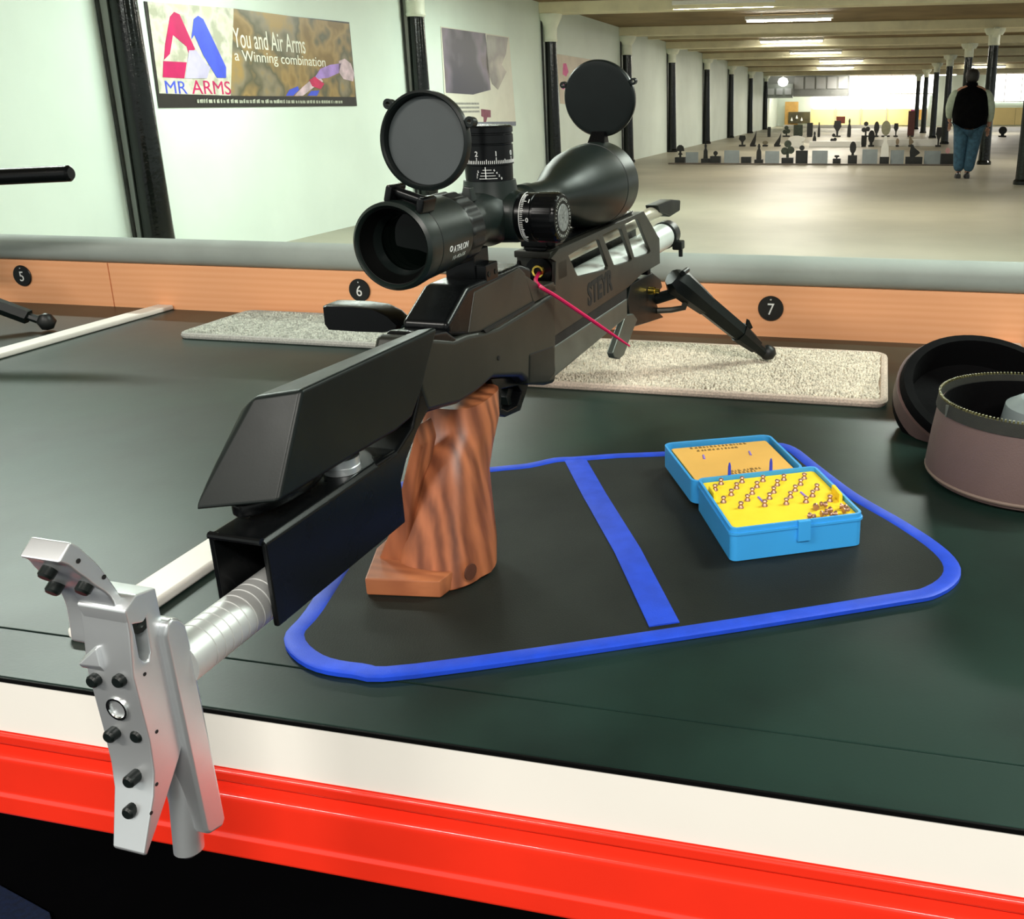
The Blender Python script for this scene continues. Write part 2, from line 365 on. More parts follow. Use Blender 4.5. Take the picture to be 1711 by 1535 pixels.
flat('camouflage_print', [(7.316,1.145),(9.133,1.165),(9.13,0.4686),(7.134,0.4629)], px_ + 0.004, camo('camouflage print', [(0.20, 0.12, 0.03), (0.34, 0.22, 0.08), (0.10, 0.09, 0.05), (0.24, 0.20, 0.13), (0.36, 0.23, 0.07)], 2.2), bn, 0.002)
redA = M('banner red', (0.58, 0.01, 0.12), 0.3, noise=(6, 0.2)); blueA = M('banner blue', (0.06, 0.10, 0.72), 0.3, noise=(6, 0.2)); palA = M('banner pale violet', (0.55, 0.50, 0.70), 0.3, noise=(6, 0.2))
xx = px_ + 0.0065
flat('red_letter', [(6.542,1.018),(6.595,1.056),(6.651,1.044),(6.773,0.8038),(6.695,0.7565),(6.681,0.8161),(6.547,0.893),(6.485,0.755),(6.412,0.7098),(6.448,0.82)], xx, redA, bn, 0.002)
flat('red_letter_foot', [(6.404,0.7011),(6.657,0.7029),(6.604,0.5844),(6.373,0.587)], xx, redA, bn, 0.002)
flat('pale_letter_foot', [(6.7,0.7913),(6.782,0.7955),(6.887,0.6944),(6.926,0.678),(6.865,0.591),(6.615,0.5847)], xx + 0.001, palA, bn, 0.002)
flat('blue_letter', [(6.804,1.022),(6.858,1.052),(6.916,1.031),(7.119,0.6849),(7.102,0.6015),(6.989,0.5986),(6.859,0.7642),(6.786,0.9087),(6.744,0.8715)], xx + 0.001, blueA, bn, 0.002)
def wtext(s, quad, mat, parent, x, ext=0.001, sx=None):
    bm = txt(s, 1.0, ext, 'LEFT'); X0 = min(v.co.x for v in bm.verts); X1 = max(v.co.x for v in bm.verts); Y0 = min(v.co.y for v in bm.verts); Y1 = max(v.co.y for v in bm.verts)
    (y0, z0), (y1, z1) = quad
    mapv(bm, lambda c: (x + c.z, y0 + (c.x - X0) / (X1 - X0) * (y1 - y0), z0 + (c.y - Y0) / (Y1 - Y0) * (z1 - z0)))
    return obj('lettering', bm, mat, parent)
wp = M('banner lettering', (0.82, 0.80, 0.70), 0.5, noise=(20, 0.05))
wtext('You and Air Arms', [(7.262,0.8434),(8.301,0.9983)], wp, bn, xx)
wtext('a Winning combination', [(7.25,0.7129),(8.621,0.8256)], wp, bn, xx)
wtext('MR', [(6.386,0.4733),(6.62,0.5631)], blueA, bn, xx)
wtext('ARMS', [(6.675,0.4721),(7.144,0.5748)], redA, bn, xx)
fp = [(6.713,0.4058),(8.837,0.438)]
rr_ = random.Random(3); yy = fp[0][0]; fpb = []
while yy < fp[1][0]:
    w = rr_.uniform(0.015, 0.05); fpb.append(prism([(yy, fp[0][1]), (yy + w, fp[0][1]), (yy + w, fp[0][1] + rr_.uniform(0.02, 0.035)), (yy, fp[0][1] + 0.025)], xx + 0.001, xx + 0.002, 'x')); yy += w + rr_.uniform(0.006, 0.02)
o = obj('fine_print', J(*fpb), M('faded print', (0.5, 0.52, 0.42), 0.5, noise=(40, 0.4)), bn); o['kind'] = 'stuff'
vio = M('banner violet', (0.42, 0.25, 0.68), 0.4, noise=(9, 0.3)); crim = M('banner crimson', (0.62, 0.01, 0.10), 0.4, noise=(9, 0.3)); pnk = M('banner pink white', (0.75, 0.55, 0.62), 0.4, noise=(9, 0.4))
flat('violet_print', [(8.421,0.6462),(8.517,0.7189),(8.705,0.7637),(8.906,0.7826),(8.844,0.6911),(8.639,0.6411),(8.468,0.6259)], xx, vio, bn, 0.002)
flat('pink_print', [(8.042,0.4707),(8.182,0.5456),(8.333,0.612),(8.493,0.6481),(8.547,0.6062),(8.371,0.5487),(8.177,0.4719)], xx, pnk, bn, 0.002)
flat('crimson_print', [(8.31,0.6114),(8.407,0.6458),(8.561,0.5846),(8.488,0.5344),(8.35,0.5591)], xx + 0.001, crim, bn, 0.002)
flat('blue_print', [(7.908,0.4695),(7.974,0.5216),(8.113,0.5548),(8.126,0.5238),(8.02,0.4705)], xx + 0.001, blueA, bn, 0.002)
flat('blue_print', [(8.252,0.4725),(8.321,0.5159),(8.465,0.5232),(8.414,0.4739)], xx + 0.001, blueA, bn, 0.002)
flat('pale_print', [(8.866,0.8032),(8.983,0.8306),(9.09,0.7898),(9.141,0.6886),(9.104,0.6186),(8.923,0.6372),(8.846,0.7023)], xx, pnk, bn, 0.002)
p2 = thing('poster', 'pale poster with a dark picture of a shooter, right of the long banner', 'poster', (0, 0, 0), in_hall=True)
flat('paper', [(11.3,1.302),(13.6,1.326),(13.72,0.1119),(11.26,0.1584)], px_, M('poster paper', (0.72, 0.70, 0.60), 0.5, noise=(5, 0.05)), p2)
flat('picture', [(11.32,1.29),(12.71,1.315),(12.76,0.9027),(12.79,0.591),(12.16,0.5216),(11.32,0.5345)], px_ + 0.004, camo('poster picture', [(0.03, 0.03, 0.05), (0.16, 0.13, 0.18), (0.10, 0.07, 0.06), (0.26, 0.22, 0.32), (0.05, 0.04, 0.04)], 0.9), p2, 0.002)
flat('picture_side', [(12.75,1.302),(13.56,1.315),(13.44,1.09),(13.25,0.9371),(13.43,0.8461),(13.06,0.5949),(12.85,0.6708),(12.67,0.8995)], px_ + 0.004, camo('poster picture side', [(0.34, 0.33, 0.30), (0.20, 0.18, 0.16), (0.45, 0.40, 0.34)], 1.5), p2, 0.002)
for k, (v0, v1) in enumerate(((167, 170), (173, 176), (179, 182))):
    flat('text_line', [(11.40, 0.42 - 0.05 * k), (12.35, 0.42 - 0.05 * k), (12.35, 0.395 - 0.05 * k), (11.40, 0.395 - 0.05 * k)], px_ + 0.004, M('grey print', (0.35, 0.35, 0.32), 0.5, noise=(40, 0.4)), p2, 0.001)
flat('emblem', [(12.41,0.3389),(12.75,0.3217),(12.74,0.2263),(12.61,0.2279),(12.56,0.1655),(12.47,0.1669),(12.48,0.2294),(12.4,0.2459)], px_ + 0.004, M('maroon print', (0.22, 0.05, 0.09), 0.5, noise=(20, 0.2)), p2, 0.001)
flat('footer', [(11.83,0.1776),(13.72,0.1548),(13.71,0.095),(11.82,0.1255)], px_ + 0.004, M('slate print', (0.20, 0.22, 0.28), 0.5, noise=(20, 0.2)), p2, 0.001)
p3 = thing('poster', 'small pale poster with pink marks, half hidden by the raised front lens cover', 'poster', (0, 0, 0), in_hall=True)
flat('paper', [(15.8,1.204),(17.97,1.202),(17.88,0.3394),(15.9,0.413)], px_, M('poster paper tan', (0.60, 0.52, 0.40), 0.5, noise=(5, 0.1)), p3)
flat('pink_mark', [(16.13,1.066),(16.3,1.073),(16.42,0.9401),(16.27,0.8572),(16.08,0.8906)], px_ + 0.004, M('pink print', (0.7, 0.03, 0.25), 0.5, noise=(9, 0.2)), p3, 0.001)
flat('pink_mark', [(15.92,0.7325),(16.2,0.7771),(16.32,0.6813),(16.05,0.6378)], px_ + 0.004, M('pink print', (0.75, 0.05, 0.4), 0.5, noise=(9, 0.2)), p3, 0.001)

# ---------------------------------------------------------------- far end of the hall
win_board_m = M('daylit glass and glowing board', (0.9, 0.9, 0.9), 0.3, emit=(1.0, 1.0, 0.97, 2.2)); frm = M('grey window frame', (0.42, 0.45, 0.45), 0.5, noise=(10, 0.1))
yel = M('yellow board', (0.92, 0.74, 0.34), 0.6, noise=(0.8, 0.08)); wht = M('white board', (0.88, 0.88, 0.84), 0.5, noise=(1, 0.03))
def panes(name, x0, x1, z0, z1, y, n, mat, fm, bar=0.06):
    w = bpy.data.objects.new(name, None); COL.objects.link(w); w['kind'] = 'structure'; w.location = HR @ Vector(((x0 + x1) / 2, y, z0)); w.rotation_euler.z = -HA
    hw = (x1 - x0) / 2; h = z1 - z0; bars = [box(-hw, hw, -0.06, 0.02, 0, bar), box(-hw, hw, -0.06, 0.02, h - bar, h)]
    for i in range(n + 1):
        xx_ = -hw + 2 * hw * i / n; bars.append(box(xx_ - bar / 2, xx_ + bar / 2, -0.06, 0.02, 0, h))
    obj('window_or_board_frame', J(*bars), fm, w)
    for i in range(n):
        a = -hw + 2 * hw * i / n; obj('pane', box(a + bar / 2, a + 2 * hw / n - bar / 2, -0.02, 0.0, bar, h - bar), mat, w)
    return w
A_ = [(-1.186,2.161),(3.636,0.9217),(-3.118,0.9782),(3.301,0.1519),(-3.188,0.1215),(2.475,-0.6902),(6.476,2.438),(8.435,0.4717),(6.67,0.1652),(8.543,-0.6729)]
panes('window_1', A_[0][0], A_[1][0], A_[1][1], A_[0][1], 56.9, 8, win_board_m, M('pale frame', (0.8, 0.8, 0.78), 0.5, noise=(9, 0.05)), 0.04)
panes('glow_board', A_[2][0], A_[3][0], A_[3][1], A_[2][1], 56.9, 4, win_board_m, M('pale frame', (0.85, 0.85, 0.8), 0.5, noise=(9, 0.05)), 0.03)  # white board, not a window; glow added so it looks blown out
panes('window_3', A_[6][0], A_[7][0] + 1.5, A_[7][1], A_[6][1], 56.9, 4, win_board_m, M('pale frame', (0.8, 0.8, 0.78), 0.5, noise=(9, 0.05)), 0.04)
yb = thing('yellow_partition', 'long pale yellow partition across the bright far end of the hall', 'partition', (0, 0, 0), in_hall=True)
xa, xb = A_[4][0], A_[5][0]
for i in range(4): obj('board', box(xa + (xb - xa) * i / 4 + 0.01, xa + (xb - xa) * (i + 1) / 4 - 0.01, 56.5, 56.6, FZ + 0.05, A_[4][1], 0.005), yel, yb)
for i in range(3): obj('post', box(xa + (xb - xa) * (i + 1) / 4 - 0.03, xa + (xb - xa) * (i + 1) / 4 + 0.03, 56.42, 56.5, FZ, A_[4][1] + 0.1), M('post grey', (0.4, 0.38, 0.3), 0.5, noise=(9, 0.1)), yb)
yb2 = thing('yellow_partition', 'pale yellow partition at the far end, right of the pillar row', 'partition', (0, 0, 0), in_hall=True)
for i in range(2): obj('board', box(A_[8][0] + i * 1.3, A_[8][0] + i * 1.3 + 1.28, 56.5, 56.6, FZ + 0.05, A_[8][1], 0.005), yel, yb2)
area('stall_light', (-0.6, 55.2, 0.4), 5.0, 0.2, 45, (1, 0.93, 0.72), rot=(math.radians(75), 0, 0))
area('stall_light', (-1.4, 54.0, 1.5), 6.0, 0.2, 40, (1, 0.98, 0.9), rot=(math.radians(60), 0, 0))
D_ = [(-4.634,0.5595),(-3.131,-0.6675),(-4.413,-0.0018),(-3.2,-0.6343)]
st = thing('display_stall', 'dark framed display stall with small white ornaments at the far left end', 'stall', (0, 0, 0), in_hall=True)
obj('orange_panel', box(D_[0][0], D_[0][0] + 0.75, 56.35, 56.45, FZ, D_[0][1], 0.01), M('orange panel', (0.62, 0.36, 0.09), 0.5, noise=(4, 0.15)), st)
obj('dark_front', box(D_[2][0], D_[3][0], 56.2, 56.33, D_[3][1], D_[2][1], 0.01), M('olive dark front', (0.07, 0.06, 0.02), 0.5, noise=(3, 0.5)), st)
for k in range(3): obj('ornament', lathe([(0, 0.0), (0.05, 0.07), (0.18, 0.03), (0.25, 0)], (D_[2][0] + 0.2 + 0.28 * k, 56.15, D_[3][1] + 0.10 + 0.12 * (k % 2)), (0, 0, 1), 8), wht, st)
mz = thing('mezzanine_office', 'grey glazed upper-level office jutting out at the far left', 'office', (0, 0, 0), in_hall=True)
Z_ = [(-5.017,1.762),(-0.9864,0.7453),(-3.722,0.7376),(-4.992,0.7181),(-3.713,1.402)]
obj('body', box(Z_[0][0], Z_[1][0], 50.0, 52.0, Z_[1][1] + 0.05, 1.9, 0.02), M('office grey', (0.40, 0.42, 0.42), 0.5, noise=(3, 0.12)), mz)
obj('lower_body', box(Z_[0][0], Z_[4][0], 49.6, 50.0, Z_[3][1], Z_[4][1], 0.02), M('office grey dark', (0.34, 0.37, 0.35), 0.5, noise=(3, 0.12)), mz)
gl = M('office glass', (0.62, 0.64, 0.66), 0.25, noise=(2, 0.1))
for k in range(5):
    a = Z_[4][0] + (Z_[1][0] - Z_[4][0]) * (k + 0.08) / 5; b2 = Z_[4][0] + (Z_[1][0] - Z_[4][0]) * (k + 0.9) / 5
    obj('pane', box(a, b2, 49.96, 49.99, 1.15, 1.72), gl, mz)
for k in range(3):
    a = Z_[0][0] + (Z_[4][0] - Z_[0][0]) * (k + 0.1) / 3; b2 = Z_[0][0] + (Z_[4][0] - Z_[0][0]) * (k + 0.85) / 3
    obj('pane', box(a, b2, 49.55, 49.59, 0.88, 1.18), gl, mz)
Lq = [(-4.178,1.726),(-4.175,1.613)]
lt = thing('globe_lamp', 'white glowing globe lamp beside the upper-level office', 'lamp', (Lq[0][0], 49.2, 1.38), in_hall=True)
obj('shade', lathe([(-0.22, 0.05), (-0.15, 0.2), (0, 0.26), (0.15, 0.2), (0.22, 0.05)], (0, 0, 0.1), (0, 0, 1), 16, ang=60), M('globe', (1, 1, 1), 0.5, emit=(1, 1, 0.9, 2.5)), lt)
obj('rod', tube([(0, 0, 0.3), (0, 0, 0.55)], 0.02, 6), batm, lt)
Pq = [(2.366,0.0948),(2.815,-0.3252),(2.819,0.0924),(3.244,-0.4555)]
single('notice_board', box(Pq[0][0], Pq[1][0], 56.2, 56.3, Pq[1][1], Pq[0][1], 0.01), M('purple board', (0.35, 0.03, 0.16), 0.5, noise=(3, 0.8)), 'small purple and pink board right of the yellow partition', 'board', in_hall=True)
single('orange_board', box(Pq[2][0], Pq[3][0], 56.2, 56.3, Pq[3][1], Pq[2][1], 0.01), M('orange board', (0.75, 0.42, 0.10), 0.5, noise=(3, 0.1)), 'small orange board beside the purple board at the far end', 'board', in_hall=True)
Wq = [(-4.341,54.94),(3.526,54.27)]
single('white_plinth', box(Wq[0][0], 1.6, 52.0, 52.3, FZ, FZ + 0.16, 0.01), wht, 'long low white plinth on the floor before the yellow partition', 'plinth', in_hall=True)
single('red_sign', box(-1.55, -1.1, 51.0, 51.1, FZ + 0.25, FZ + 0.6, 0.01), M('dull red sign', (0.22, 0.05, 0.03), 0.5, noise=(3, 0.2)), 'small dull red square sign before the yellow partition', 'sign', in_hall=True)

# ---------------------------------------------------------------- field targets
tb = M('target black', (0.012, 0.014, 0.013), 0.6, noise=(9, 0.3)); tg = M('target grey', (0.26, 0.30, 0.31), 0.5, noise=(6, 0.12)); tgn = M('target green black', (0.035, 0.05, 0.03), 0.6, noise=(20, 0.5)); tw = M('target white', (0.8, 0.8, 0.74), 0.5, noise=(6, 0.05)); tpk = M('target pink', (0.6, 0.33, 0.33), 0.5, noise=(6, 0.1))
def SIL(kind, w, h):
    if kind == 'plate': return [[(-w / 2, 0), (w / 2, 0), (w / 2, h), (-w / 2, h)]]
    if kind == 'disc': return [circ(0, h / 2, w / 2, 14, ry=h / 2)]
    if kind == 'mushroom': return [[(-w * .12, 0), (w * .12, 0), (w * .12, h * .55), (-w * .12, h * .55)], [(-w / 2, h * .5), (w / 2, h * .5), (w * .42, h * .85), (w * .15, h), (-w * .15, h), (-w * .42, h * .85)], [(-w * .3, h * .2), (w * .3, h * .2), (w * .2, h * .34), (-w * .2, h * .34)]]
    if kind == 'bottle': return [[(-w / 2, 0), (w / 2, 0), (w * .45, h * .5), (w * .2, h * .7), (w * .28, h * .86), (w * .12, h), (-w * .12, h), (-w * .28, h * .86), (-w * .2, h * .7), (-w * .45, h * .5)]]
    if kind == 'oval': return [circ(0, h * .56, w / 2, 14, ry=h * .44), [(-w * .2, 0), (w * .2, 0), (w * .2, h * .2), (-w * .2, h * .2)]]
    if kind == 'bird': return [[(-w * .35, 0), (w * .05, 0), (w * .5, h * .3), (w * .45, h * .4), (w * .0, h * .72), (-w * .12, h * .95), (-w * .3, h), (-w * .5, h * .86), (-w * .34, h * .74), (-w * .4, h * .4)]]
    if kind == 'fan': return [[(-w * .12, 0), (w * .12, 0), (w * .15, h * .3), (w * .5, h * .6), (w * .4, h), (-w * .4, h), (-w * .5, h * .6), (-w * .15, h * .3)]]
    if kind == 'tri': return [[(-w * .5, 0), (w * .3, 0), (w * .42, h * .3), (w * .5, h), (w * .2, h * .6)]]
    if kind == 'leafy': return [circ(-w * .22, h * .35, w * .28, 10), circ(w * .22, h * .4, w * .28, 10), circ(0, h * .72, w * .27, 10), [(-w * .1, 0), (w * .1, 0), (w * .1, h * .3), (-w * .1, h * .3)]]
KN = {'plate': 'flat square plate', 'disc': 'round disc', 'mushroom': 'mushroom-shaped figure', 'bottle': 'tall bottle-shaped figure', 'oval': 'oval figure on a stem', 'bird': 'perched bird figure', 'fan': 'fan-shaped figure', 'tri': 'slanting wedge figure', 'leafy': 'leafy cluster figure'}
def target(y, u_x, w, baseh, basew, kind, h, fm, label, group, bx=0.0):
    t = thing('field_target', label, 'target', (u_x, y, FZ), in_hall=True, group=group)
    if baseh > 0: obj('base_box', box(bx - basew / 2, bx + basew / 2, -0.08, 0.10, 0, baseh, 0.006), tb, t)
    if kind:
        z0 = baseh
        obj('figure' if kind != 'plate' else 'plate', J(*[prism([(a, b + z0) for a, b in s], -0.012, 0.012, 'y') for s in SIL(kind, w, h)]), fm, t)
    if kind == 'plate' and baseh == 0:
        obj('foot', box(-w * .4, w * .4, 0.012, 0.12, 0, 0.02), tb, t)
Y1 = 19.9
FR = [  # u centre, base top v, base width px, kind, figure width px, figure top v, material, label
 (1176, 265, 16, 'mushroom', 13, 246, tb, 'mushroom-shaped black target, leftmost of the front row'),
 (1195, 0, 0, 'plate', 20, 257, tg, 'grey square plate just right of the mushroom-shaped target'),
 (1217, 267, 13, 'bottle', 7, 244, tb, 'thin bottle-shaped black target beside the grey plate on the left'),
 (1233, 263, 16, 'oval', 7, 255, tb, 'black box target with a tiny oval on top'),
 (1259, 0, 0, 'plate', 24, 254, tg, 'grey square plate between the tiny oval target and a bare black box'),
 (1282, 264, 15, None, 0, 0, tb, 'bare low black target box without a figure'),
 (1302, 268, 13, 'bottle', 8, 244, tb, 'bottle-shaped black target just left of the wide grey plate'),
 (1323, 0, 0, 'plate', 22, 255, tg, 'wide grey square plate left of the leafy target'),
 (1347, 265, 18, 'leafy', 21, 236, tgn, 'large dark green leafy target in the front row'),
 (1369, 254, 18, 'disc', 8, 246, tb, 'tall black box target with a small disc, right of the leafy one'),
 (1397, 0, 0, 'plate', 24, 254, tg, 'grey square plate right of the tall black box'),
 (1423, 266, 12, 'fan', 8, 261, tb, 'very low black target right of the middle grey plate'),
 (1447, 261, 14, 'oval', 10, 240, tb, 'black oval target on a box in the middle of the front row'),
 (1473, 0, 0, 'plate', 23, 252, tg, 'grey square plate between the oval and the white target'),
 (1495, 263, 14, 'bottle', 12, 232, tw, 'white bottle-shaped target on a black box'),
 (1514, 0, 0, 'plate', 20, 253, tg, 'grey square plate between the white target and the bird'),
 (1539, 263, 25, 'bird', 17, 244, tb, 'black perched bird target on a wide box'),
 (1566, 0, 0, 'plate', 24, 254, tg, 'grey square plate right of the bird target'),
 (1588, 258, 20, 'disc', 7, 249, tpk, 'black box target with a pink disc, rightmost of the front row'),
]
PXM = 76.5
def hxat(u, y):   # spread of the row over the floor at this distance
    return (u - 1466.0) / 1575.0 * (y * 1.025 + 0.45) - 0.0
for (u, vb, bw, kind, fw, vt, fm, lab) in FR:
    s = 1.0 / PXM; bh = (275 - vb) * s if vb else 0.0
    target(Y1, (u - 1466.0) * s, fw * s, bh, bw * s, kind, ((vb if vb else 275) - vt) * s, fm, lab, 'front row of field targets')
single('ground_batten', box(-4.0, 1.85, Y1 - 0.25, Y1 - 0.2, FZ, FZ + 0.03, 0.004), M('dark batten', (0.12, 0.10, 0.08), 0.7, noise=(5, 0.3)), 'long dark batten on the floor before the front row of targets', 'batten', in_hall=True)
def row(y, vb, data, group):
    s = (y * 1.02 + 0.5) / 1575.0; cx = 1474 if y > 30 else 1470
    for (u, kind, fw, vt, fm, lab) in data:
        target(y, (u - cx) * s, fw * s, 0.05, fw * s * 0.9, kind, (vb - vt) * s, fm, lab, group)
row(28.6, 246, [(1280, 'fan', 11, 232, tb, 'black fan-shaped target, leftmost of the second row'), (1297, 'tri', 10, 224, tb, 'black slanting wedge target in the second row'),
    (1316, 'disc', 9, 240, M('target drab', (0.2, 0.18, 0.12), 0.6, noise=(9, 0.2)), 'low drab disc target in the second row'), (1335, 'tri', 11, 228, tb, 'second black wedge target, left of the leafy one'),
    (1392, 'bottle', 6, 226, tb, 'thin dark target behind the middle grey plates'), (1421, 'leafy', 10, 226, tb, 'spiky dark target behind the oval one'), (1431, 'disc', 6, 240, tw, 'small white disc target in the second row'),
    (1467, 'plate', 8, 232, tb, 'small black square target in the second row'), (1478, 'oval', 10, 224, tb, 'dark oval target with a white gap in the second row'),
    (1517, 'disc', 5, 236, M('target buff', (0.35, 0.27, 0.18), 0.6, noise=(9, 0.2)), 'small buff disc target in the second row'), (1537, 'bird', 8, 232, M('target buff', (0.28, 0.22, 0.14), 0.6, noise=(9, 0.2)), 'small buff bird target in the second row'),
    (1577, 'fan', 9, 220, tb, 'dark fan target on a pale stem beside the person')], 'second row of field targets')
row(37.5, 232, [(1325, 'plate', 5, 219, tb, 'small black square target, leftmost of the third row'), (1352, 'leafy', 12, 216, tgn, 'green bushy target in the third row'), (1370, 'plate', 14, 216, tgn, 'green square target in the third row'),
    (1388, 'plate', 9, 213, tb, 'black target in the middle of the third row'), (1402, 'bottle', 4, 212, tb, 'thin upright target in the third row'), (1430, 'fan', 12, 210, tb, 'wide arched target in the third row'), (1448, 'bottle', 6, 207, tb, 'upright black post target in the third row'),
    (1473, 'leafy', 13, 208, tb, 'dark bushy target in the third row'), (1489, 'oval', 8, 211, tb, 'dark oval target in the third row'), (1503, 'disc', 14, 210, M('target pale olive', (0.25, 0.25, 0.16), 0.6, noise=(9, 0.2)), 'pale olive disc target in the third row'), (1518, 'fan', 7, 214, tb, 'low black target at the right of the third row'),
    (1540, 'plate', 10, 196, M('target maroon', (0.08, 0.02, 0.015), 0.6, noise=(9, 0.2)), 'tall dark maroon target near the far pillars'), (1673, 'oval', 12, 219, tb, 'round dark target on a stem right of the person')], 'third row of field targets')
PH = (28.6 * 1.02 + .5) / 1575
single('white_plinth', box((1475 - 1470) * PH, (1580 - 1470) * PH, 28.9, 29.1, FZ, FZ + 0.2, 0.01), wht, 'low white plinth on the floor behind the second target row', 'plinth', in_hall=True)
single('white_plinth', box((1385 - 1470) * PH, (1462 - 1470) * PH, 28.3, 28.5, FZ, FZ + 0.16, 0.01), wht, 'low white plinth on the floor in the middle of the range', 'plinth', in_hall=True)
single('white_arch', J(prism(circ(0, 0.23, 0.24, 14, ry=0.10), -0.02, 0.02, 'y'), box(-0.2, 0.2, -0.04, 0.04, 0, 0.14)), tw, 'small white rounded board behind the leafy target', 'board', in_hall=True).location = HR @ Vector(((1367 - 1470) * PH, 27.9, FZ))

# ---------------------------------------------------------------- person
def skin(name, joints, edges, mat, parent, sub=2, root=0):
    me = bpy.data.meshes.new(name); me.from_pydata([j[:3] for j in joints], edges, []); me.materials.append(mat)
    o = bpy.data.objects.new(name, me); COL.objects.link(o)
    md = o.modifiers.new('s', 'SKIN'); sk = me.skin_vertices[0].data
    for i, j in enumerate(joints):
        sk[i].radius = (j[3], j[4] if len(j) > 4 else j[3]); sk[i].use_root = (i == root)
    s2 = o.modifiers.new('u', 'SUBSURF'); s2.levels = sub; s2.render_levels = sub
    dg = bpy.context.evaluated_depsgraph_get(); me2 = bpy.data.meshes.new_from_object(o.evaluated_get(dg)); o.modifiers.clear(); o.data = me2
    for p in me2.polygons: p.use_smooth = True
    if parent: o.parent = parent
    return o
skinm = M('skin', (0.42, 0.22, 0.15), 0.5, noise=(20, 0.1)); vest = M('black gilet', (0.002, 0.002, 0.0025), 0.8, spec=0.05, noise=(12, 0.3), bump=(20, 0.4, 0.01)); jean = M('blue denim', (0.035, 0.10, 0.16), 0.8, noise=(18, 0.4), bump=(40, 0.3, 0.004)); shirt = M('pale grey green shirt', (0.40, 0.46, 0.36), 0.8, noise=(18, 0.15), bump=(25, 0.3, 0.005)); hairm = M('dark hair', (0.012, 0.010, 0.009), 0.6, noise=(60, 0.4)); shoe = M('black shoe', (0.008, 0.008, 0.008), 0.4, noise=(20, 0.2))
pr = thing('person', 'person seen from behind in black gilet and blue jeans, standing by a pillar', 'person', (1.60, 16.3, FZ), in_hall=True)
def sh(js, g): return [(j[0], j[1], j[2], j[3] + g, (j[4] if len(j) > 4 else j[3]) + g) for j in js]
BJ = [(0, 0, .90, .15, .12), (0, 0, 1.08, .155, .125), (0, 0, 1.26, .17, .125), (0, 0.0, 1.38, .12, .10), (0, .015, 1.45, .055), (0, .03, 1.52, .06),
      (.19, 0, 1.36, .062), (.31, .0, 1.10, .046), (.325, .10, .86, .036), (.32, .13, .80, .032), (-.19, 0, 1.36, .062), (-.305, .03, 1.10, .046), (-.285, .18, .92, .036), (-.275, .22, .88, .032),
      (.10, 0, .84, .095), (.075, .015, .47, .062), (.035, 0, .10, .042), (-.08, 0, .84, .095), (-.10, .03, .47, .062), (-.10, .02, .10, .042), (.03, .12, .04, .035), (-.11, .14, .04, .035)]
BE = [(0, 1), (1, 2), (2, 3), (3, 4), (4, 5), (3, 6), (6, 7), (7, 8), (8, 9), (3, 10), (10, 11), (11, 12), (12, 13), (0, 14), (14, 15), (15, 16), (0, 17), (17, 18), (18, 19), (16, 20), (19, 21)]
skin('body', BJ, BE, skinm, pr)
hd = lathe([(-.115, .0), (-.105, .045), (-.06, .07), (0, .083), (.06, .082), (.10, .055), (.125, 0)], (0, .03, 1.575), (0, 0, 1), 20, ang=80)
mapv(hd, lambda c: (c.x * .92, .03 + (c.y - .03) * 1.12, c.z)); obj('head', J(hd, hull([(-.012, .115, 1.57), (.012, .115, 1.57), (0, .145, 1.555), (0, .12, 1.60)]), lathe([(-.02, .0), (-.01, .03), (.01, .03), (.02, 0)], (.082, .03, 1.57), (1, 0, 0), 10), lathe([(-.02, .0), (-.01, .03), (.01, .03), (.02, 0)], (-.082, .03, 1.57), (1, 0, 0), 10)), skinm, pr)
obj('eyes', J(lathe([(-.006, 0), (0, .011), (.006, 0)], (.032, .112, 1.585), (0, 1, 0), 8), lathe([(-.006, 0), (0, .011), (.006, 0)], (-.032, .112, 1.585), (0, 1, 0), 8)), shoe, pr)
obj('mouth', box(-.022, .022, .105, .116, 1.525, 1.533), M('lips', (0.3, 0.1, 0.09), 0.5, noise=(20, 0.1)), pr)
hr = lathe([(-.09, .055), (-.05, .084), (0, .093), (.06, .094), (.105, .066), (.135, 0)], (0, .015, 1.575), (0, 0, 1), 20, ang=80)
mapv(hr, lambda c: (c.x * 1.12, min(.015 + (c.y - .015) * 1.12, .085), c.z)); obj('hair', hr, hairm, pr)
def body_loft(name, rows, mat): return obj(name, loft([[(cx + math.copysign(abs(math.cos(t)) ** .8, math.cos(t)) * a, cy + math.copysign(abs(math.sin(t)) ** .8, math.sin(t)) * b, z) for t in [2 * PI * k / 28 for k in range(28)]] for cx, cy, z, a, b in rows]), mat, pr)
body_loft('gilet', [(.01, 0, .79, .235, .165), (.01, 0, .86, .262, .18), (.01, 0, 1.0, .278, .19), (.005, 0, 1.14, .270, .185), (0, 0, 1.26, .262, .175), (0, 0, 1.34, .238, .15), (0, .005, 1.395, .17, .12), (0, .015, 1.43, .10, .10), (0, .02, 1.49, .088, .092)], vest)
skin('jeans', sh([(0, 0, .92, .20, .17), (.115, 0, .80, .135), (.085, .015, .47, .092), (.04, 0, .09, .075), (-.10, 0, .80, .135), (-.105, .03, .47, .092), (-.10, .02, .09, .075)], .016), [(0, 1), (1, 2), (2, 3), (0, 4), (4, 5), (5, 6)], jean, pr)
for s, js in ((1, [(.17, 0, 1.36, .09), (.255, 0, 1.28, .095), (.315, 0, 1.10, .078), (.325, .07, .88, .058)]), (-1, [(-.17, 0, 1.36, .09), (-.255, 0, 1.28, .095), (-.31, .03, 1.10, .078), (-.29, .15, .94, .058)])):
    skin('sleeve', js, [(0, 1), (1, 2), (2, 3)], shirt, pr)
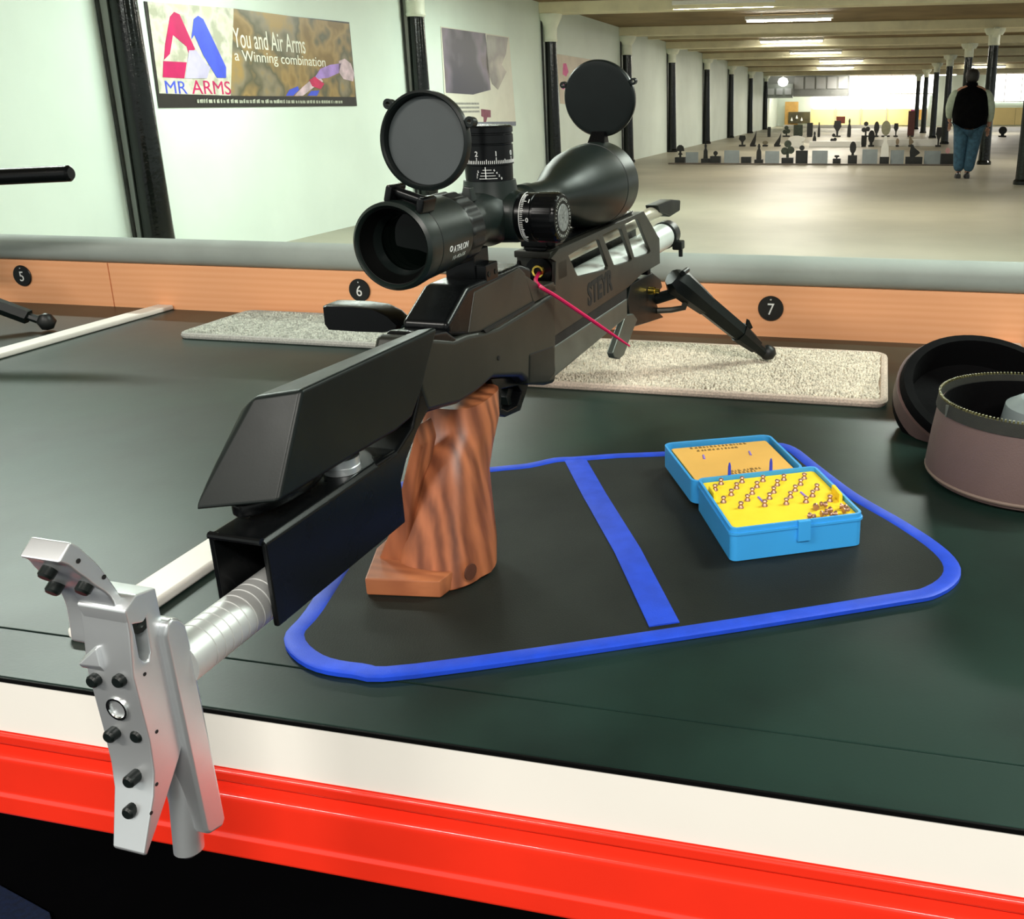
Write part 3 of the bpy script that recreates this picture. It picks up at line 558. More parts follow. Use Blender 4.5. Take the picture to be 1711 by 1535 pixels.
for s, h0 in ((1, (.32, .13, .80)), (-1, (-.275, .22, .88))):
    fj = [(h0[0], h0[1], h0[2], .030, .018), (h0[0], h0[1] + .03, h0[2] - .05, .028, .016)]; fe = [(0, 1)]
    for k in range(4):
        b0 = len(fj); dx = (k - 1.5) * .013; L = (.035, .042, .04, .03)[k]
        fj += [(h0[0] + dx, h0[1] + .04, h0[2] - .075, .0075), (h0[0] + dx, h0[1] + .05, h0[2] - .075 - L, .0065), (h0[0] + dx, h0[1] + .04, h0[2] - .08 - L * 1.6, .0055)]; fe += [(1, b0), (b0, b0 + 1), (b0 + 1, b0 + 2)]
    b0 = len(fj); fj += [(h0[0] - s * .03, h0[1] + .03, h0[2] - .035, .009), (h0[0] - s * .035, h0[1] + .045, h0[2] - .07, .0075)]; fe += [(0, b0), (b0, b0 + 1)]
    skin('hand', fj, fe, skinm, pr, 1)
for x, y in ((.035, .0), (-.105, .02)):
    obj('shoe', loft([[(x + a * .045 * w, y + yy, max(0, b * hh) ) for a, b in circ(0, .45, 1, 12)] for yy, w, hh in ((-.06, .7, .06), (-.03, 1, .075), (.05, 1.05, .07), (.13, 1.1, .05), (.18, .8, .035))]), shoe, pr)

# ---------------------------------------------------------------- shooting bench
BX0, BX1, YB, YF = -3.2, 1.6, 0.436, 1.4875
bench = thing('shooting_bench', 'long shooting bench with black rubber top and white front board', 'bench', (-0.8, 1.0, 0))
BO = Vector((-0.8, 1.0, 0))
def bpart(name, bm, mat, label=None):
    return obj(name, xf(bm, Matrix.Translation(-BO)), mat, bench, label)
bpart('worktop', box(BX0, BX1, YB + 0.012, YF + 0.03, -0.045, -0.003), dark_m)
bpart('rubber_sheet', box(BX0, BX1, 0.486, YF, -0.0028, 0.0, 0.0008), blacklam)
bpart('edge_sheet', box(BX0, BX1, YB - 0.001, 0.4855, -0.0028, -0.0003, 0.0010), blacklam)
bpart('black_lip', box(BX0, BX1, YB - 0.0026, YB - 0.0009, -0.0036, -0.0006, 0.0004), M('black edging', (0.002, 0.002, 0.002), 0.5, noise=(30, 0.3), spec=0.1))
fb = [box(BX0, BX1, YB, YB + 0.014, -0.045, -0.0032, 0.0006)]
bpart('front_board', fb[0], whiteboard)
chips = bmesh.new()
for k in range(46):     # chipped laminate along the upper edge of the front board
    x = R_.uniform(-0.45, 0.12) if k < 36 else R_.uniform(-0.3, -0.15); w = R_.uniform(0.002, 0.011); h = R_.uniform(0.0001, 0.0006)
    chips.from_mesh((lambda b: (lambda me: (b.to_mesh(me), me)[1])(bpy.data.meshes.new('c')))(box(x, x + w, YB - 0.0003, YB + 0.001, -0.0042 - h, -0.0034)))
o = bpart('chipped_edge', chips, M('chipped chipboard', (0.16, 0.13, 0.07), 0.9, noise=(300, 0.5))); o['kind'] = 'stuff'
for x0, x1 in ((BX0, -1.412), (-1.410, BX1)):
    bpart('fascia_board', box(x0, x1, YF, YF + 0.018, -0.003, 0.0835, 0.0012), fascia_m)
bpart('added_dark_screen', box(BX0, BX1, 1.26, 1.28, FZ, -0.05), dark_m)  # added black panel, hides the lit floor beyond and keeps this space dark
def xprof(prof, x0, x1, bev=0.0, seg=2): return prism(prof, x0, x1, 'x', bev, seg=seg)
RP = [(YB - 0.002, -0.0455), (YB - 0.003, -0.0475), (YB - 0.003, -0.0525), (YB - 0.001, -0.0545), (YB + 0.010, -0.0550), (YB + 0.014, -0.0580), (YB + 0.013, -0.0605), (YB + 0.003, -0.0640),
      (YB - 0.0005, -0.0665), (YB - 0.0015, -0.0700), (YB - 0.0025, -0.0920), (YB - 0.0035, -0.0945), (YB - 0.0045, -0.0960), (YB - 0.0045, -0.0975), (YB - 0.0050, -0.1080), (YB - 0.0040, -0.1110), (YB - 0.0010, -0.1128), (YB + 0.004, -0.1133), (YB + 0.03, -0.1133), (YB + 0.03, -0.0455)]
single('red_beam', xprof(RP, BX0, BX1, 0.0008, 3), redp, 'glossy red painted beam running under the white front board of the bench', 'beam')
single('padded_rail', lathe([(BX0, 0.024), (BX1, 0.024)], (0, YF + 0.012, 0.1065), (1, 0, 0), 28), foamrail, 'grey foam padded rail lying along the top of the orange fascia', 'rail')
# number tags
for num, x, z, lab, u in (('5', -1.608, 0.0530, 'round black number tag reading 5 on the orange fascia, leftmost', 0), ('6', -0.890, 0.0505, 'round black number tag reading 6 on the fascia, below the eyepiece', 0), ('7', -0.162, 0.0470, 'round black number tag reading 7 on the fascia, right of the bipod', 0)):
    t = thing('number_tag', lab, 'tag', (x, YF - 0.0005, z), group='number tags on the fascia')
    obj('disc', lathe([(0, 0.0200), (0.0018, 0.0205), (0.0030, 0.0195)], (0, 0.0, 0), (0, -1, 0), 32), M('engraved laminate black', (0.006, 0.006, 0.007), 0.3, noise=(90, 0.2)), t)
    n = txt(num, 0.027, 0.0003); mapv(n, lambda c: (c.x * 0.9, -0.0032 - c.z, c.y - 0.002)); obj('numeral', n, ink, t)
    obj('rivet', lathe([(0, 0.0016), (0.0012, 0.0014), (0.0016, 0)], (0, -0.003, 0.0145), (0, -1, 0), 10), steel, t)
for k, (xl, lab) in enumerate(((-1.2955, 'white divider strip on the bench between lanes 5 and 6'), (-0.5270, 'white divider strip on the bench between lanes 6 and 7, passing behind the butt plate'), (0.205, 'white divider strip on the bench behind the round bag'))):
    single('divider_strip', box(xl - 0.017, xl + 0.017, 1.215 if k == 2 else 0.482, YF - 0.001, 0.0, 0.009, 0.003, 3), whitestrip, lab, 'strip', 'divider strips between lanes')

# carpet pieces
def carpet(name, x0, x1, y0, y1, label, pm, em, seed):
    t = thing(name, label, 'mat', ((x0 + x1) / 2, (y0 + y1) / 2, 0), group='carpet pieces on the bench'); hx_, hy_ = (x1 - x0) / 2, (y1 - y0) / 2; r = 0.016
    out = []
    for cx, cy, a in ((hx_ - r, hy_ - r, 0), (-hx_ + r, hy_ - r, 90), (-hx_ + r, -hy_ + r, 180), (hx_ - r, -hy_ + r, 270)):
        for q in range(5): an = math.radians(a + q * 22.5); out.append((cx + r * math.cos(an), cy + r * math.sin(an)))
    obj('backing', prism(out, 0.0, 0.004, 'z'), em, t)
    edge = tube([(p[0] * 0.992, p[1] * 0.985, 0.005) for p in out + out[:1]], 0.0052, 8, False); obj('bound_edge', edge, em, t)
    rr = random.Random(seed); V = []; Fc = []
    st = 0.0034; nx = int(2 * hx_ / st); ny = int(2 * hy_ / st)
    for i in range(nx):
        for j in range(ny):
            x = -hx_ + 0.006 + (i + rr.random()) * st * (1 - 0.012 / (2 * hx_)); y = -hy_ + 0.007 + (j + rr.random()) * st * (1 - .014 / (2 * hy_))
            if abs(x) > hx_ - r and abs(y) > hy_ - r and (abs(x) - hx_ + r) ** 2 + (abs(y) - hy_ + r) ** 2 > (r - 0.003) ** 2: continue
            h = 0.0105 + 0.0012 * math.sin(x * 40) * math.sin(y * 55) + rr.uniform(-0.001, 0.001); dx = rr.uniform(-0.0014, 0.0014); dy = rr.uniform(-0.0014, 0.0014); q = 0.0027; b = len(V); an = rr.random() * 6.28
            for k in range(3): V.append((x + q * math.cos(an + k * 2.094), y + q * math.sin(an + k * 2.094), 0.003))
            for k in range(3): V.append((x + dx + q * 0.75 * math.cos(an + k * 2.094), y + dy + q * 0.75 * math.sin(an + k * 2.094), h - 0.0012))
            V.append((x + dx, y + dy, h))
            Fc += [(b, b + 1, b + 4, b + 3), (b + 1, b + 2, b + 5, b + 4), (b + 2, b, b + 3, b + 5), (b + 3, b + 4, b + 6), (b + 4, b + 5, b + 6), (b + 5, b + 3, b + 6)]
    me = bpy.data.meshes.new('pile'); me.from_pydata(V, [], Fc); me.materials.append(pm)
    for p in me.polygons: p.use_smooth = True
    o = bpy.data.objects.new('pile', me); COL.objects.link(o); o.parent = t; o['kind'] = 'stuff'
    return t
carpet('carpet_piece', -1.108, -0.556, 1.288, 1.470, 'grey looped carpet piece on the bench under number 6', carpg, M('grey braid', (0.5, 0.5, 0.46), 0.9, noise=(400, 0.3)), 3)
carpet('carpet_piece', -0.500, 0.020, 1.140, 1.385, 'beige looped carpet piece on the bench under the bipod, below number 7', carpb, braid, 4)

# folding mat with blue binding
mt_ = thing('cleaning_mat', 'black fabric mat with royal blue binding lying under the rifle grip', 'mat', (-0.19, 0.72, 0))
MO = Vector((-0.19, 0.72, 0))
MP = [(-0.398, 0.545), (-0.391, 0.508), (-0.360, 0.485), (-0.325, 0.481), (-0.286, 0.489), (-0.120, 0.573), (0.029, 0.654), (0.062, 0.675), (0.079, 0.708), (0.072, 0.745), (0.040, 0.795), (-0.007, 0.854), (-0.050, 0.925), (-0.078, 0.972), (-0.100, 0.978),
      (-0.150, 0.950), (-0.211, 0.926), (-0.260, 0.910), (-0.300, 0.892), (-0.322, 0.884), (-0.345, 0.862), (-0.375, 0.846), (-0.428, 0.815), (-0.452, 0.785), (-0.450, 0.745), (-0.425, 0.65)]
mp_s = smooth_path([(x, y, 0) for x, y in MP], 4, True)
cen = Vector((-0.18, 0.73, 0))
obj('panel', prism([((p.x - cen.x) * 0.985 + cen.x - MO.x, (p.y - cen.y) * 0.985 + cen.y - MO.y) for p in mp_s], 0.0003, 0.0034, 'z', ang=60), matm, mt_)
def ribbon(path, w, h, z0, closed=True):
    bm = bmesh.new(); n = len(path); rings = []
    prof = [(-0.5, 0), (-0.5, 0.7), (-0.3, 1), (0.3, 1), (0.5, 0.7), (0.5, 0)]
    for i, p in enumerate(path):
        a = path[(i - 1) % n] if closed else path[max(0, i - 1)]; b = path[(i + 1) % n] if closed else path[min(n - 1, i + 1)]
        t = (b - a).normalized(); s = Vector((t.y, -t.x, 0))
        rings.append([bm.verts.new((p.x + s.x * q * w, p.y + s.y * q * w, z0 + hh * h)) for q, hh in prof])
    k = len(prof)
    for i in range(n if closed else n - 1):
        A, B = rings[i], rings[(i + 1) % n]
        for j in range(k): bm.faces.new((A[j], B[j], B[(j + 1) % k], A[(j + 1) % k]))
    if not closed: bm.faces.new(rings[0]); bm.faces.new(rings[-1])
    return finish(bm, ang=60)
inner = [Vector(((p.x - cen.x) * 0.972 + cen.x - MO.x, (p.y - cen.y) * 0.972 + cen.y - MO.y, 0)) for p in mp_s]
obj('binding', ribbon(inner, 0.0135, 0.0042, 0.0004), bluetape, mt_)
obj('centre_band', ribbon([Vector((x - MO.x, y - MO.y, 0)) for x, y in ((-0.300, 0.888), (-0.25, 0.797), (-0.19, 0.692), (-0.134, 0.584))], 0.0225, 0.0012, 0.0033, False), bluetape, mt_)

# pellet box
px_b = thing('pellet_box', 'open sky blue plastic pellet box with yellow foam tray on the mat', 'box', (0, 0, 0.004))
BZ = 0.004; TH = 0.029
QB = [(-0.1063,0.7175),(0.0008,0.7626),(-0.0537,0.8802),(-0.1577,0.8185)]
QT = [(-0.1023,0.6887),(0.0007,0.7425),(-0.0597,0.8351),(-0.1493,0.789)]
b0, b1, b2, b3 = [Vector((x, y, 0)) for x, y in QT]
ux = (b1 - b0); uy = (b3 - b0)
BXM = Matrix(((ux.x, uy.x, 0, b0.x), (ux.y, uy.y, 0, b0.y), (0, 0, 1, 0), (0, 0, 0, 1)))
Lx, Ly = ux.length, uy.length
def bp_(a, b, z): v = b0 + ux * a + uy * b; return (v.x, v.y, z)
def rrect(a0, a1, c0, c1, r, n=4):
    rx_ = r / Lx; ry_ = r / Ly; out = []
    for cx, cy, an in ((a1 - rx_, c1 - ry_, 0), (a0 + rx_, c1 - ry_, 90), (a0 + rx_, c0 + ry_, 180), (a1 - rx_, c0 + ry_, 270)):
        for q in range(n + 1): t = math.radians(an + 90 * q / n); v = b0 + ux * (cx + rx_ * math.cos(t)) + uy * (cy + ry_ * math.sin(t)); out.append((v.x, v.y))
    return out
wl = 0.0022
base = J(prism(rrect(0, 1, 0, 1, 0.006), 0, TH, 'z', holes=[rrect(wl / Lx, 1 - wl / Lx, wl / Ly, 1 - wl / Ly, 0.004)]), prism(rrect(0.005, 0.995, 0.005, 0.995, 0.006), 0, 0.002, 'z'), prism(rrect(-0.012, 1.012, -0.012, 1.012, 0.007), TH - 0.006, TH - 0.004, 'z', holes=[rrect(0.001, .999, 0.001, .999, 0.006)]))
obj('base', base, boxblue, px_b)
FT = TH - 0.0035
obj('foam_tray', prism(rrect(0.022, 0.978, 0.03, 0.97, 0.004), 0.002, FT, 'z', 0.0006), foam, px_b)
obj('foam_tab', prism([bp_(a, b, 0)[:2] for a, b in ((0.93, 0.30), (0.96, 0.30), (0.975, 0.50), (0.945, 0.50))], FT - 0.001, FT + 0.0075, 'z', 0.001), foam, px_b)
obj('foam_tab', prism([bp_(a, b, 0)[:2] for a, b in ((0.035, 0.62), (0.06, 0.62), (0.055, 0.78), (0.035, 0.78))], FT - 0.001, FT + 0.006, 'z', 0.001), foam, px_b)
obj('latch', prism([bp_(a, b, 0)[:2] for a, b in ((0.49, -0.035), (0.585, -0.035), (0.585, 0.004), (0.49, 0.004))], 0.012, TH + 0.001, 'z', 0.0006), boxblue, px_b)
violet = M('violet spring', (0.30, 0.20, 0.75), 0.4, noise=(50, 0.1)); blpeg = M('deep blue peg', (0.03, 0.05, 0.55), 0.35, noise=(50, 0.1))
for a, b in ((0.375, 0.50), (0.72, 0.50)):
    c = b0 + ux * a + uy * b
    obj('slot_insert', tube([(c.x - 0.003, c.y + 0.006, FT + 0.0002), (c.x + 0.004, c.y - 0.006, FT + 0.0002)], 0.0011, 6), violet, px_b)
for a, b in ((0.27, 1.01), (0.62, 1.01)):
    c = b0 + ux * a + uy * b; obj('hinge_peg', lathe([(0, 0.0016), (0.009, 0.0014), (0.0125, 0.0006)], (c.x, c.y, TH - 0.001), (0, 0, 1), 10), blpeg, px_b)
# lid, hinged open and lying behind
LQ = [(-0.203,0.8822),(-0.1001,0.9316),(-0.0555,0.8406),(-0.1525,0.7855)]
LA = [Vector((x, y, 0)) for x, y in LQ]
def lp(a, b): return LA[3] * (1 - a) * (1 - b) + LA[2] * a * (1 - b) + LA[1] * a * b + LA[0] * (1 - a) * b
def lrect(e, f, r=0.09, n=4):
    out = []
    for cx, cy, an in ((1 - e - r, 1 - f - r, 0), (e + r, 1 - f - r, 90), (e + r, f + r, 180), (1 - e - r, f + r, 270)):
        for q in range(n + 1): t = math.radians(an + 90 * q / n); v = lp(cx + r * math.cos(t), cy + r * math.sin(t)); out.append((v.x, v.y))
    return out
obj('lid', J(prism(lrect(0, 0), 0.004, 0.026, 'z', holes=[lrect(0.02, 0.03, 0.07)]), prism(lrect(0.004, 0.004), 0.004, 0.009, 'z')), boxblue, px_b)
obj('lid_foam', prism(lrect(0.055, 0.08, 0.03), 0.009, 0.0225, 'z', 0.0008), foam2, px_b)
inkbr = M('brown ink', (0.25, 0.13, 0.02), 0.7, noise=(60, 0.3))
def lidtext(s, a, b, size, sx=1.0):
    n = txt(s, size, 0.0001, sx=sx); U = (lp(1, .5) - lp(0, .5)).normalized(); Vv = (lp(.5, 1) - lp(.5, 0)).normalized(); c = lp(a, b)
    mapv(n, lambda q: (c.x + U.x * q.x * -1 + Vv.x * q.y * -1, c.y + U.y * q.x * -1 + Vv.y * q.y * -1, 0.0228 + q.z)); obj('lid_print', n, inkbr, px_b)
lr_ = random.Random(5); lpm = []
for b_, a0_, a1_ in ((0.86, 0.22, 0.72), (0.78, 0.26, 0.62), (0.20, 0.40, 0.66), (0.15, 0.38, 0.60)):
    a_ = a0_
    while a_ < a1_:
        w_ = lr_.uniform(0.012, 0.03); q0, q1, q2, q3 = lp(a_, b_), lp(a_ + w_, b_), lp(a_ + w_ * lr_.uniform(0.6, 1), b_ + 0.045), lp(a_, b_ + lr_.uniform(0.02, 0.045))
        lpm.append(prism([(q.x, q.y) for q in (q0, q1, q2, q3)], 0.0224, 0.0227, 'z')); a_ += w_ + lr_.uniform(0.008, 0.02)
o = obj('faded_print', J(*lpm), inkbr, px_b); o['kind'] = 'stuff'
for a, b in ((0.28, 0.62), (0.70, 0.60)):
    c = lp(a, b); obj('lid_insert', tube([(c.x - 0.002, c.y + 0.005, 0.0226), (c.x + 0.001, c.y - 0.005, 0.0226)], 0.0011, 6), violet, px_b)
# pellets
pel_me = None
def pellet_bm():
    return lathe([(0, 0.0), (0, 0.0030), (0.0012, 0.0029), (0.0034, 0.0016), (0.0042, 0.0017), (0.0056, 0.0026), (0.0068, 0.0020), (0.0074, 0)], (0, 0, 0), (0, 0, 1), 12)
PR = [('in the back row of the yellow foam', [(1205, 802), (1240, 799), (1275, 797), (1310, 795), (1344, 793)]), ('in the second row from the back of the foam', [(1195, 812), (1231, 809), (1265, 807), (1299, 804), (1338, 803)]),
      ('in the third row from the back of the foam', [(1222, 820), (1257, 818), (1293, 816), (1329, 813), (1365, 811)]), ('in the fourth row from the back of the foam', [(1209, 832), (1249, 829), (1286, 826), (1321, 824), (1358, 822)]),
      ('in the front row of the yellow foam', [(1238, 841), (1278, 838), (1314, 835), (1347, 832), (1387, 830)])]
PRW = [[(-0.127,0.788),(-0.109,0.7962),(-0.0907,0.803),(-0.0723,0.8098),(-0.0543,0.8166)], [(-0.1299,0.7731),(-0.1117,0.7812),(-0.0942,0.7877),(-0.0768,0.7957),(-0.0563,0.8014)], [(-0.1141,0.7652),(-0.0964,0.7717),(-0.0781,0.7784),(-0.0598,0.7864),(-0.0412,0.7931)], [(-0.1183,0.7482),(-0.0985,0.7563),(-0.0802,0.7642),(-0.0626,0.7706),(-0.0438,0.7773)], [(-0.1019,0.7398),(-0.0824,0.7478),(-0.0647,0.7555),(-0.0484,0.7629),(-0.0284,0.7698)], [(-0.0433,0.7296),(-0.0386,0.7468),(-0.0339,0.7353),(-0.0306,0.7549),(-0.026,0.7457),(-0.0212,0.738),(-0.019,0.7548),(-0.0161,0.7453)]]
labs = [p[0] for p in PR] + ['lying loose in the front right corner of the foam tray']
pel = None
for row_, pts in zip(labs, PRW):
    for q_, (x, y) in enumerate(pts):
        if pel is None: pel = obj('pellet', pellet_bm(), copper); o = pel
        else: o = pel.copy(); COL.objects.link(o)
        loose = row_.startswith('lying')
        o.location = (x, y, BZ + FT + (0.0028 if loose else -0.0003)); o.rotation_euler = ((R_.uniform(1.3, 1.7), 0, R_.uniform(0, 6.28)) if loose else (0, 0, R_.uniform(0, 6)))
        if loose: o.location.z = BZ + FT + 0.003
        o.scale = (0.92, 0.92, 0.86)
        which = ('leftmost', 'second from the left', 'middle', 'second from the right', 'rightmost')
        if loose: tag(o, 'small copper-coloured pellet ' + row_, 'pellet', 'pellets ' + row_)
        else: tag(o, 'small pellet, ' + which[q_] + ' ' + row_, 'pellet', 'pellets ' + row_)

# round bag
bg = thing('round_bag', 'round brown fabric bag standing open with black lining at the right edge', 'bag', (0.155, 0.935, 0))
obj('body', lathe([(0.0, 0.086), (0.004, 0.093), (0.012, 0.096), (0.045, 0.092), (0.076, 0.087), (0.076, 0.083), (0.045, 0.087), (0.010, 0.088), (0.008, 0.0)], (0, 0, 0), (0, 0, 1), 56), bagbrown, bg)
obj('piping', lathe([(0.009 + 0.0022 * math.sin(t * PI / 4), 0.0945 + 0.0022 * math.cos(t * PI / 4)) for t in range(8)], (0, 0, 0), (0, 0, 1), 56, closed=True), M('tan piping', (0.20, 0.14, 0.11), 0.6, noise=(30, 0.1)), bg)
obj('rim_tape', lathe([(0.072, 0.0895), (0.084, 0.0875), (0.084, 0.0855), (0.070, 0.0845)], (0, 0, 0), (0, 0, 1), 56, closed=True), bagtrim, bg)
zt = bmesh.new()
for k in range(150):
    a = 2 * PI * k / 150; b = box(-0.0012, 0.0012, -0.0008, 0.0008, 0.084, 0.0862); xf(b, Matrix.Translation((0.0865 * math.cos(a), 0.0865 * math.sin(a), 0)) @ Matrix.Rotation(a, 4, 'Z')); me = bpy.data.meshes.new('q'); b.to_mesh(me); zt.from_mesh(me); b.free(); bpy.data.meshes.remove(me)
o = obj('zip_teeth', zt, M('dull brass zip', (0.22, 0.20, 0.08), 0.4, 0.6, noise=(300, 0.7)), bg); o['kind'] = 'stuff'
obj('lining', lathe([(0.0085, 0.0), (0.0085, 0.0868), (0.044, 0.0862), (0.078, 0.0828), (0.078, 0.0812), (0.044, 0.0845), (0.0105, 0.085), (0.0105, 0.0)], (0, 0, 0), (0, 0, 1), 48), bagblack, bg)
LT = Matrix.Translation((-0.020, 0.150, 0.046)) @ Matrix.Rotation(math.radians(18), 4, 'Z') @ Matrix.Rotation(math.radians(27), 4, 'X')
lid_prof = [(-0.046, 0.0), (-0.044, 0.068), (-0.038, 0.086), (-0.010, 0.087), (0.0, 0.088), (0.0, 0.098), (-0.006, 0.101), (-0.040, 0.104), (-0.050, 0.096), (-0.054, 0.070), (-0.056, 0.0)]
ldb = lathe(lid_prof, (0, 0, 0), (0, 0, 1), 56, closed=False, ang=60); xf(ldb, LT)
for v in ldb.verts: v.co.z = max(v.co.z, 0.001)
obj('lid', ldb, bagblack, bg, 'black flap lid thrown open behind the bag')
pt = lathe([(-0.030, 0.1050), (-0.010, 0.1050), (-0.010, 0.100), (-0.030, 0.100)], (0, 0, 0), (0, 0, 1), 56, closed=True); xf(pt, LT)
for v in pt.verts: v.co.z = max(v.co.z, 0.0015)
obj('lid_side', pt, bagbrown, bg)
obj('zip_pull', xf(box(-0.002, 0.002, -0.001, 0.001, -0.012, 0.0, 0.0006), Matrix.Translation((-0.081, -0.035, 0.083))), gungl, bg)
cp = thing('metal_cup', 'grey rounded metal object lying inside the round bag', 'cup', (0.178, 0.955, 0.0105))
obj('shell', lathe([(0, 0.0), (0, 0.044), (0.040, 0.048), (0.060, 0.044), (0.068, 0.030), (0.066, 0.027), (0.057, 0.041), (0.038, 0.045), (0.003, 0.041), (0.003, 0)], (0, 0, 0), (0, 0, 1), 32), M('grey enamel', (0.30, 0.35, 0.36), 0.35, 0.3, noise=(20, 0.1)), cp)
obj('disc', lathe([(0.05, 0.0), (0.05, 0.040), (0.052, 0.040), (0.054, 0.0)], (0, 0, 0), (0, 0, 1), 32), M('dark slate enamel', (0.05, 0.065, 0.075), 0.3, noise=(20, 0.1)), cp)

# rifle on lane 5, mostly out of frame
r5 = thing('air_rifle', 'black rifle on lane 5, only its barrel end and bipod foot in view', 'rifle', (-1.72, 1.1, 0))
def r5p(n, bm, mt): return obj(n, xf(bm, Matrix.Translation((1.72, -1.1, 0))), mt, r5)
ax0 = Vector((-1.272, 1.30, 0.262)); ax1 = Vector((-1.72, 1.22, 0.243)); dv = (ax1 - ax0)
r5p('barrel', lathe([(0, 0.0), (0.0, 0.0095), (0.004, 0.0130), (0.30, 0.0135), (0.31, 0.011), (0.455, 0.011)], ax0, dv, 24), gunb)
r5p('stock', hull([(-1.95, 1.15, 0.18), (-1.95, 1.19, 0.18), (-1.62, 1.22, 0.20), (-1.62, 1.25, 0.20), (-1.95, 1.15, 0.26), (-1.95, 1.19, 0.26), (-1.62, 1.22, 0.245), (-1.62, 1.25, 0.245)], 0.006), gunm)
r5p('bipod_leg', J(tube([(-1.60, 1.225, 0.20), (-1.50, 1.25, 0.085), (-1.45, 1.27, 0.050)], [0.010, 0.014, 0.012], 10), tube([(-1.475, 1.26, 0.062), (-1.395, 1.285, 0.024)], 0.013, 6), tube([(-1.40, 1.284, 0.027), (-1.372, 1.29, 0.016)], 0.007, 8)), gunm)
r5p('bipod_leg', tube([(-1.60, 1.225, 0.20), (-1.66, 1.14, 0.012)], [0.011, 0.008], 10), gunm)
r5p('rubber_foot', lathe([(-0.015, 0), (-0.012, 0.009), (0, 0.015), (0.012, 0.009), (0.015, 0)], (-1.365, 1.29, 0.016), (0, 0, 1), 16, ang=70), rubber)

# ---------------------------------------------------------------- the rifle
RO = Vector([-0.32639, 0.60151, 0.0]); RXv = Vector([0.998478, -0.055148, 0.0]); RDv = Vector([0.055127, 0.998098, 0.027593]); RZv = Vector([-0.001522, -0.027551, 0.999619])
rifle = thing('air_rifle', 'black target rifle with telescopic sight and walnut grip resting on the bench in lane 7', 'rifle')
mm = Matrix.Identity(4)
for i in range(3): mm[i][0] = RXv[i]; mm[i][1] = RDv[i]; mm[i][2] = RZv[i]; mm[i][3] = RO[i]
rifle.matrix_world = mm
def rp_(name, bm, mat, parent=None, label=None): return obj(name, bm, mat, parent or rifle, label)

# buttstock channel
yT = -0.190; x0t, x1t = -0.0155, 0.0225; zt0, zt1 = 0.141, 0.087
ch = [(x0t, 0.095), (x0t, 0.138), (x0t + 0.003, zt0), (x1t - 0.003, zt0), (x1t, 0.138), (x1t, zt1), (x1t - 0.0035, zt1), (x1t - 0.0035, 0.1365), (x0t + 0.0035, 0.1365), (x0t + 0.0035, 0.095)]
rp_('stock_tube', prism(ch, yT, -0.055, 'y', 0.0010), gunb)
rp_('stock_frame', prism([(-0.0805,0.1411),(-0.0551,0.1404),(-0.034,0.1498),(-0.0206,0.1703),(-0.0087,0.1908),(0.0026,0.207),(0.0246,0.203),(0.0699,0.173),(0.0791,0.1515),(0.0332,0.1437),(-0.0122,0.1519),(-0.027,0.1437),(-0.0441,0.129),(-0.0626,0.1041),(-0.075,0.0864),(-0.1075,0.0865)], x0t + 0.001, x1t - 0.0002, 'x', 0.003), gunb)
rp_('stock_lip', tube([(x0t + 0.002, yT - 0.0006, zt0 - 0.0012), (x1t - 0.002, yT - 0.0006, zt0 - 0.0012)], 0.0022, 10), gunb)
# cheek piece
def V3(pts, x): return [(x, y, z) for y, z in pts]
CK = V3([(-0.18,0.1588),(-0.1478,0.2137),(0.0063,0.211),(-0.0229,0.1735),(-0.0385,0.1583),(-0.0581,0.156)], 0.026)
CK2 = V3([(-0.184, 0.149), (-0.150, 0.190), (-0.030, 0.195), (-0.04, 0.155)], -0.030)
CKT = [(-0.006, -0.150, 0.2065), (0.012, -0.010, 0.2095), (0.010, -0.02, 0.205)]
rp_('cheek_piece', hull(CK + CK2[:1] + [(-0.021, -0.055, 0.150), (-0.016, -0.149, 0.199), (-0.006, -0.150, 0.2075), (0.012, 0.000, 0.2095)], 0.0028, 3), gunm)
rp_('cheek_bracket', prism(circ(-0.006, -0.138, 0.016, 24, ry=0.038), 0.1435, 0.1515, 'z', 0.0020), gunb)
rp_('adjuster_knob', lathe([(0, 0.0115), (0.004, 0.0115), (0.0045, 0.0110), (0.005, 0.0115), (0.010, 0.0115)], (0.007, -0.096, 0.1412), (0, 0, 1), 28), alub)
rp_('adjuster_post', lathe([(0, 0.004), (0.02, 0.004)], (0.003, -0.096, 0.138), (0, 0, 1), 12), steel)
# length rod with ring marks
rodp = [(-0.012, 0.0), (-0.012, 0.0135)]
t_ = 0.001
for k in range(9):
    rodp += [(t_, 0.0135), (t_ + 0.0002, 0.0130), (t_ + 0.0010, 0.0130), (t_ + 0.0012, 0.0135)]; t_ += 0.0062
rodp += [(0.10, 0.0135), (0.10, 0)]
rp_('length_rod', lathe(rodp, (0.001, -0.229, 0.094), (0, 1, 0), 36), alu)
# butt plate
SLOT = [(-0.2633,0.1391),(-0.26,0.1375),(-0.2585,0.133),(-0.2589,0.1266),(-0.2597,0.1131),(-0.2616,0.1097),(-0.2644,0.1108),(-0.2661,0.1146),(-0.2658,0.1269),(-0.2661,0.1349)]
BPp = [(-0.2687,0.1404),(-0.2692,0.1291),(-0.272,0.1079),(-0.2713,0.0889),(-0.2706,0.0693),(-0.2718,0.0525),(-0.2749,0.0407),(-0.2867,0.0156),(-0.285,0.0133),(-0.2767,0.0226),(-0.267,0.034),(-0.2556,0.0482),(-0.2512,0.055),(-0.2503,0.0825),(-0.25,0.1033),(-0.2496,0.127),(-0.2497,0.1433),(-0.2534,0.1438)]
bpm = prism(BPp, -0.0215, 0.0065, 'x', 0.0016, holes=[SLOT])
for v in bpm.verts:
    if v.co.x < -0.005 and v.co.z < 0.06: v.co.x += min(0.0095, (0.06 - v.co.z) * 0.20)
butt = rp_('butt_plate', bpm, alub)
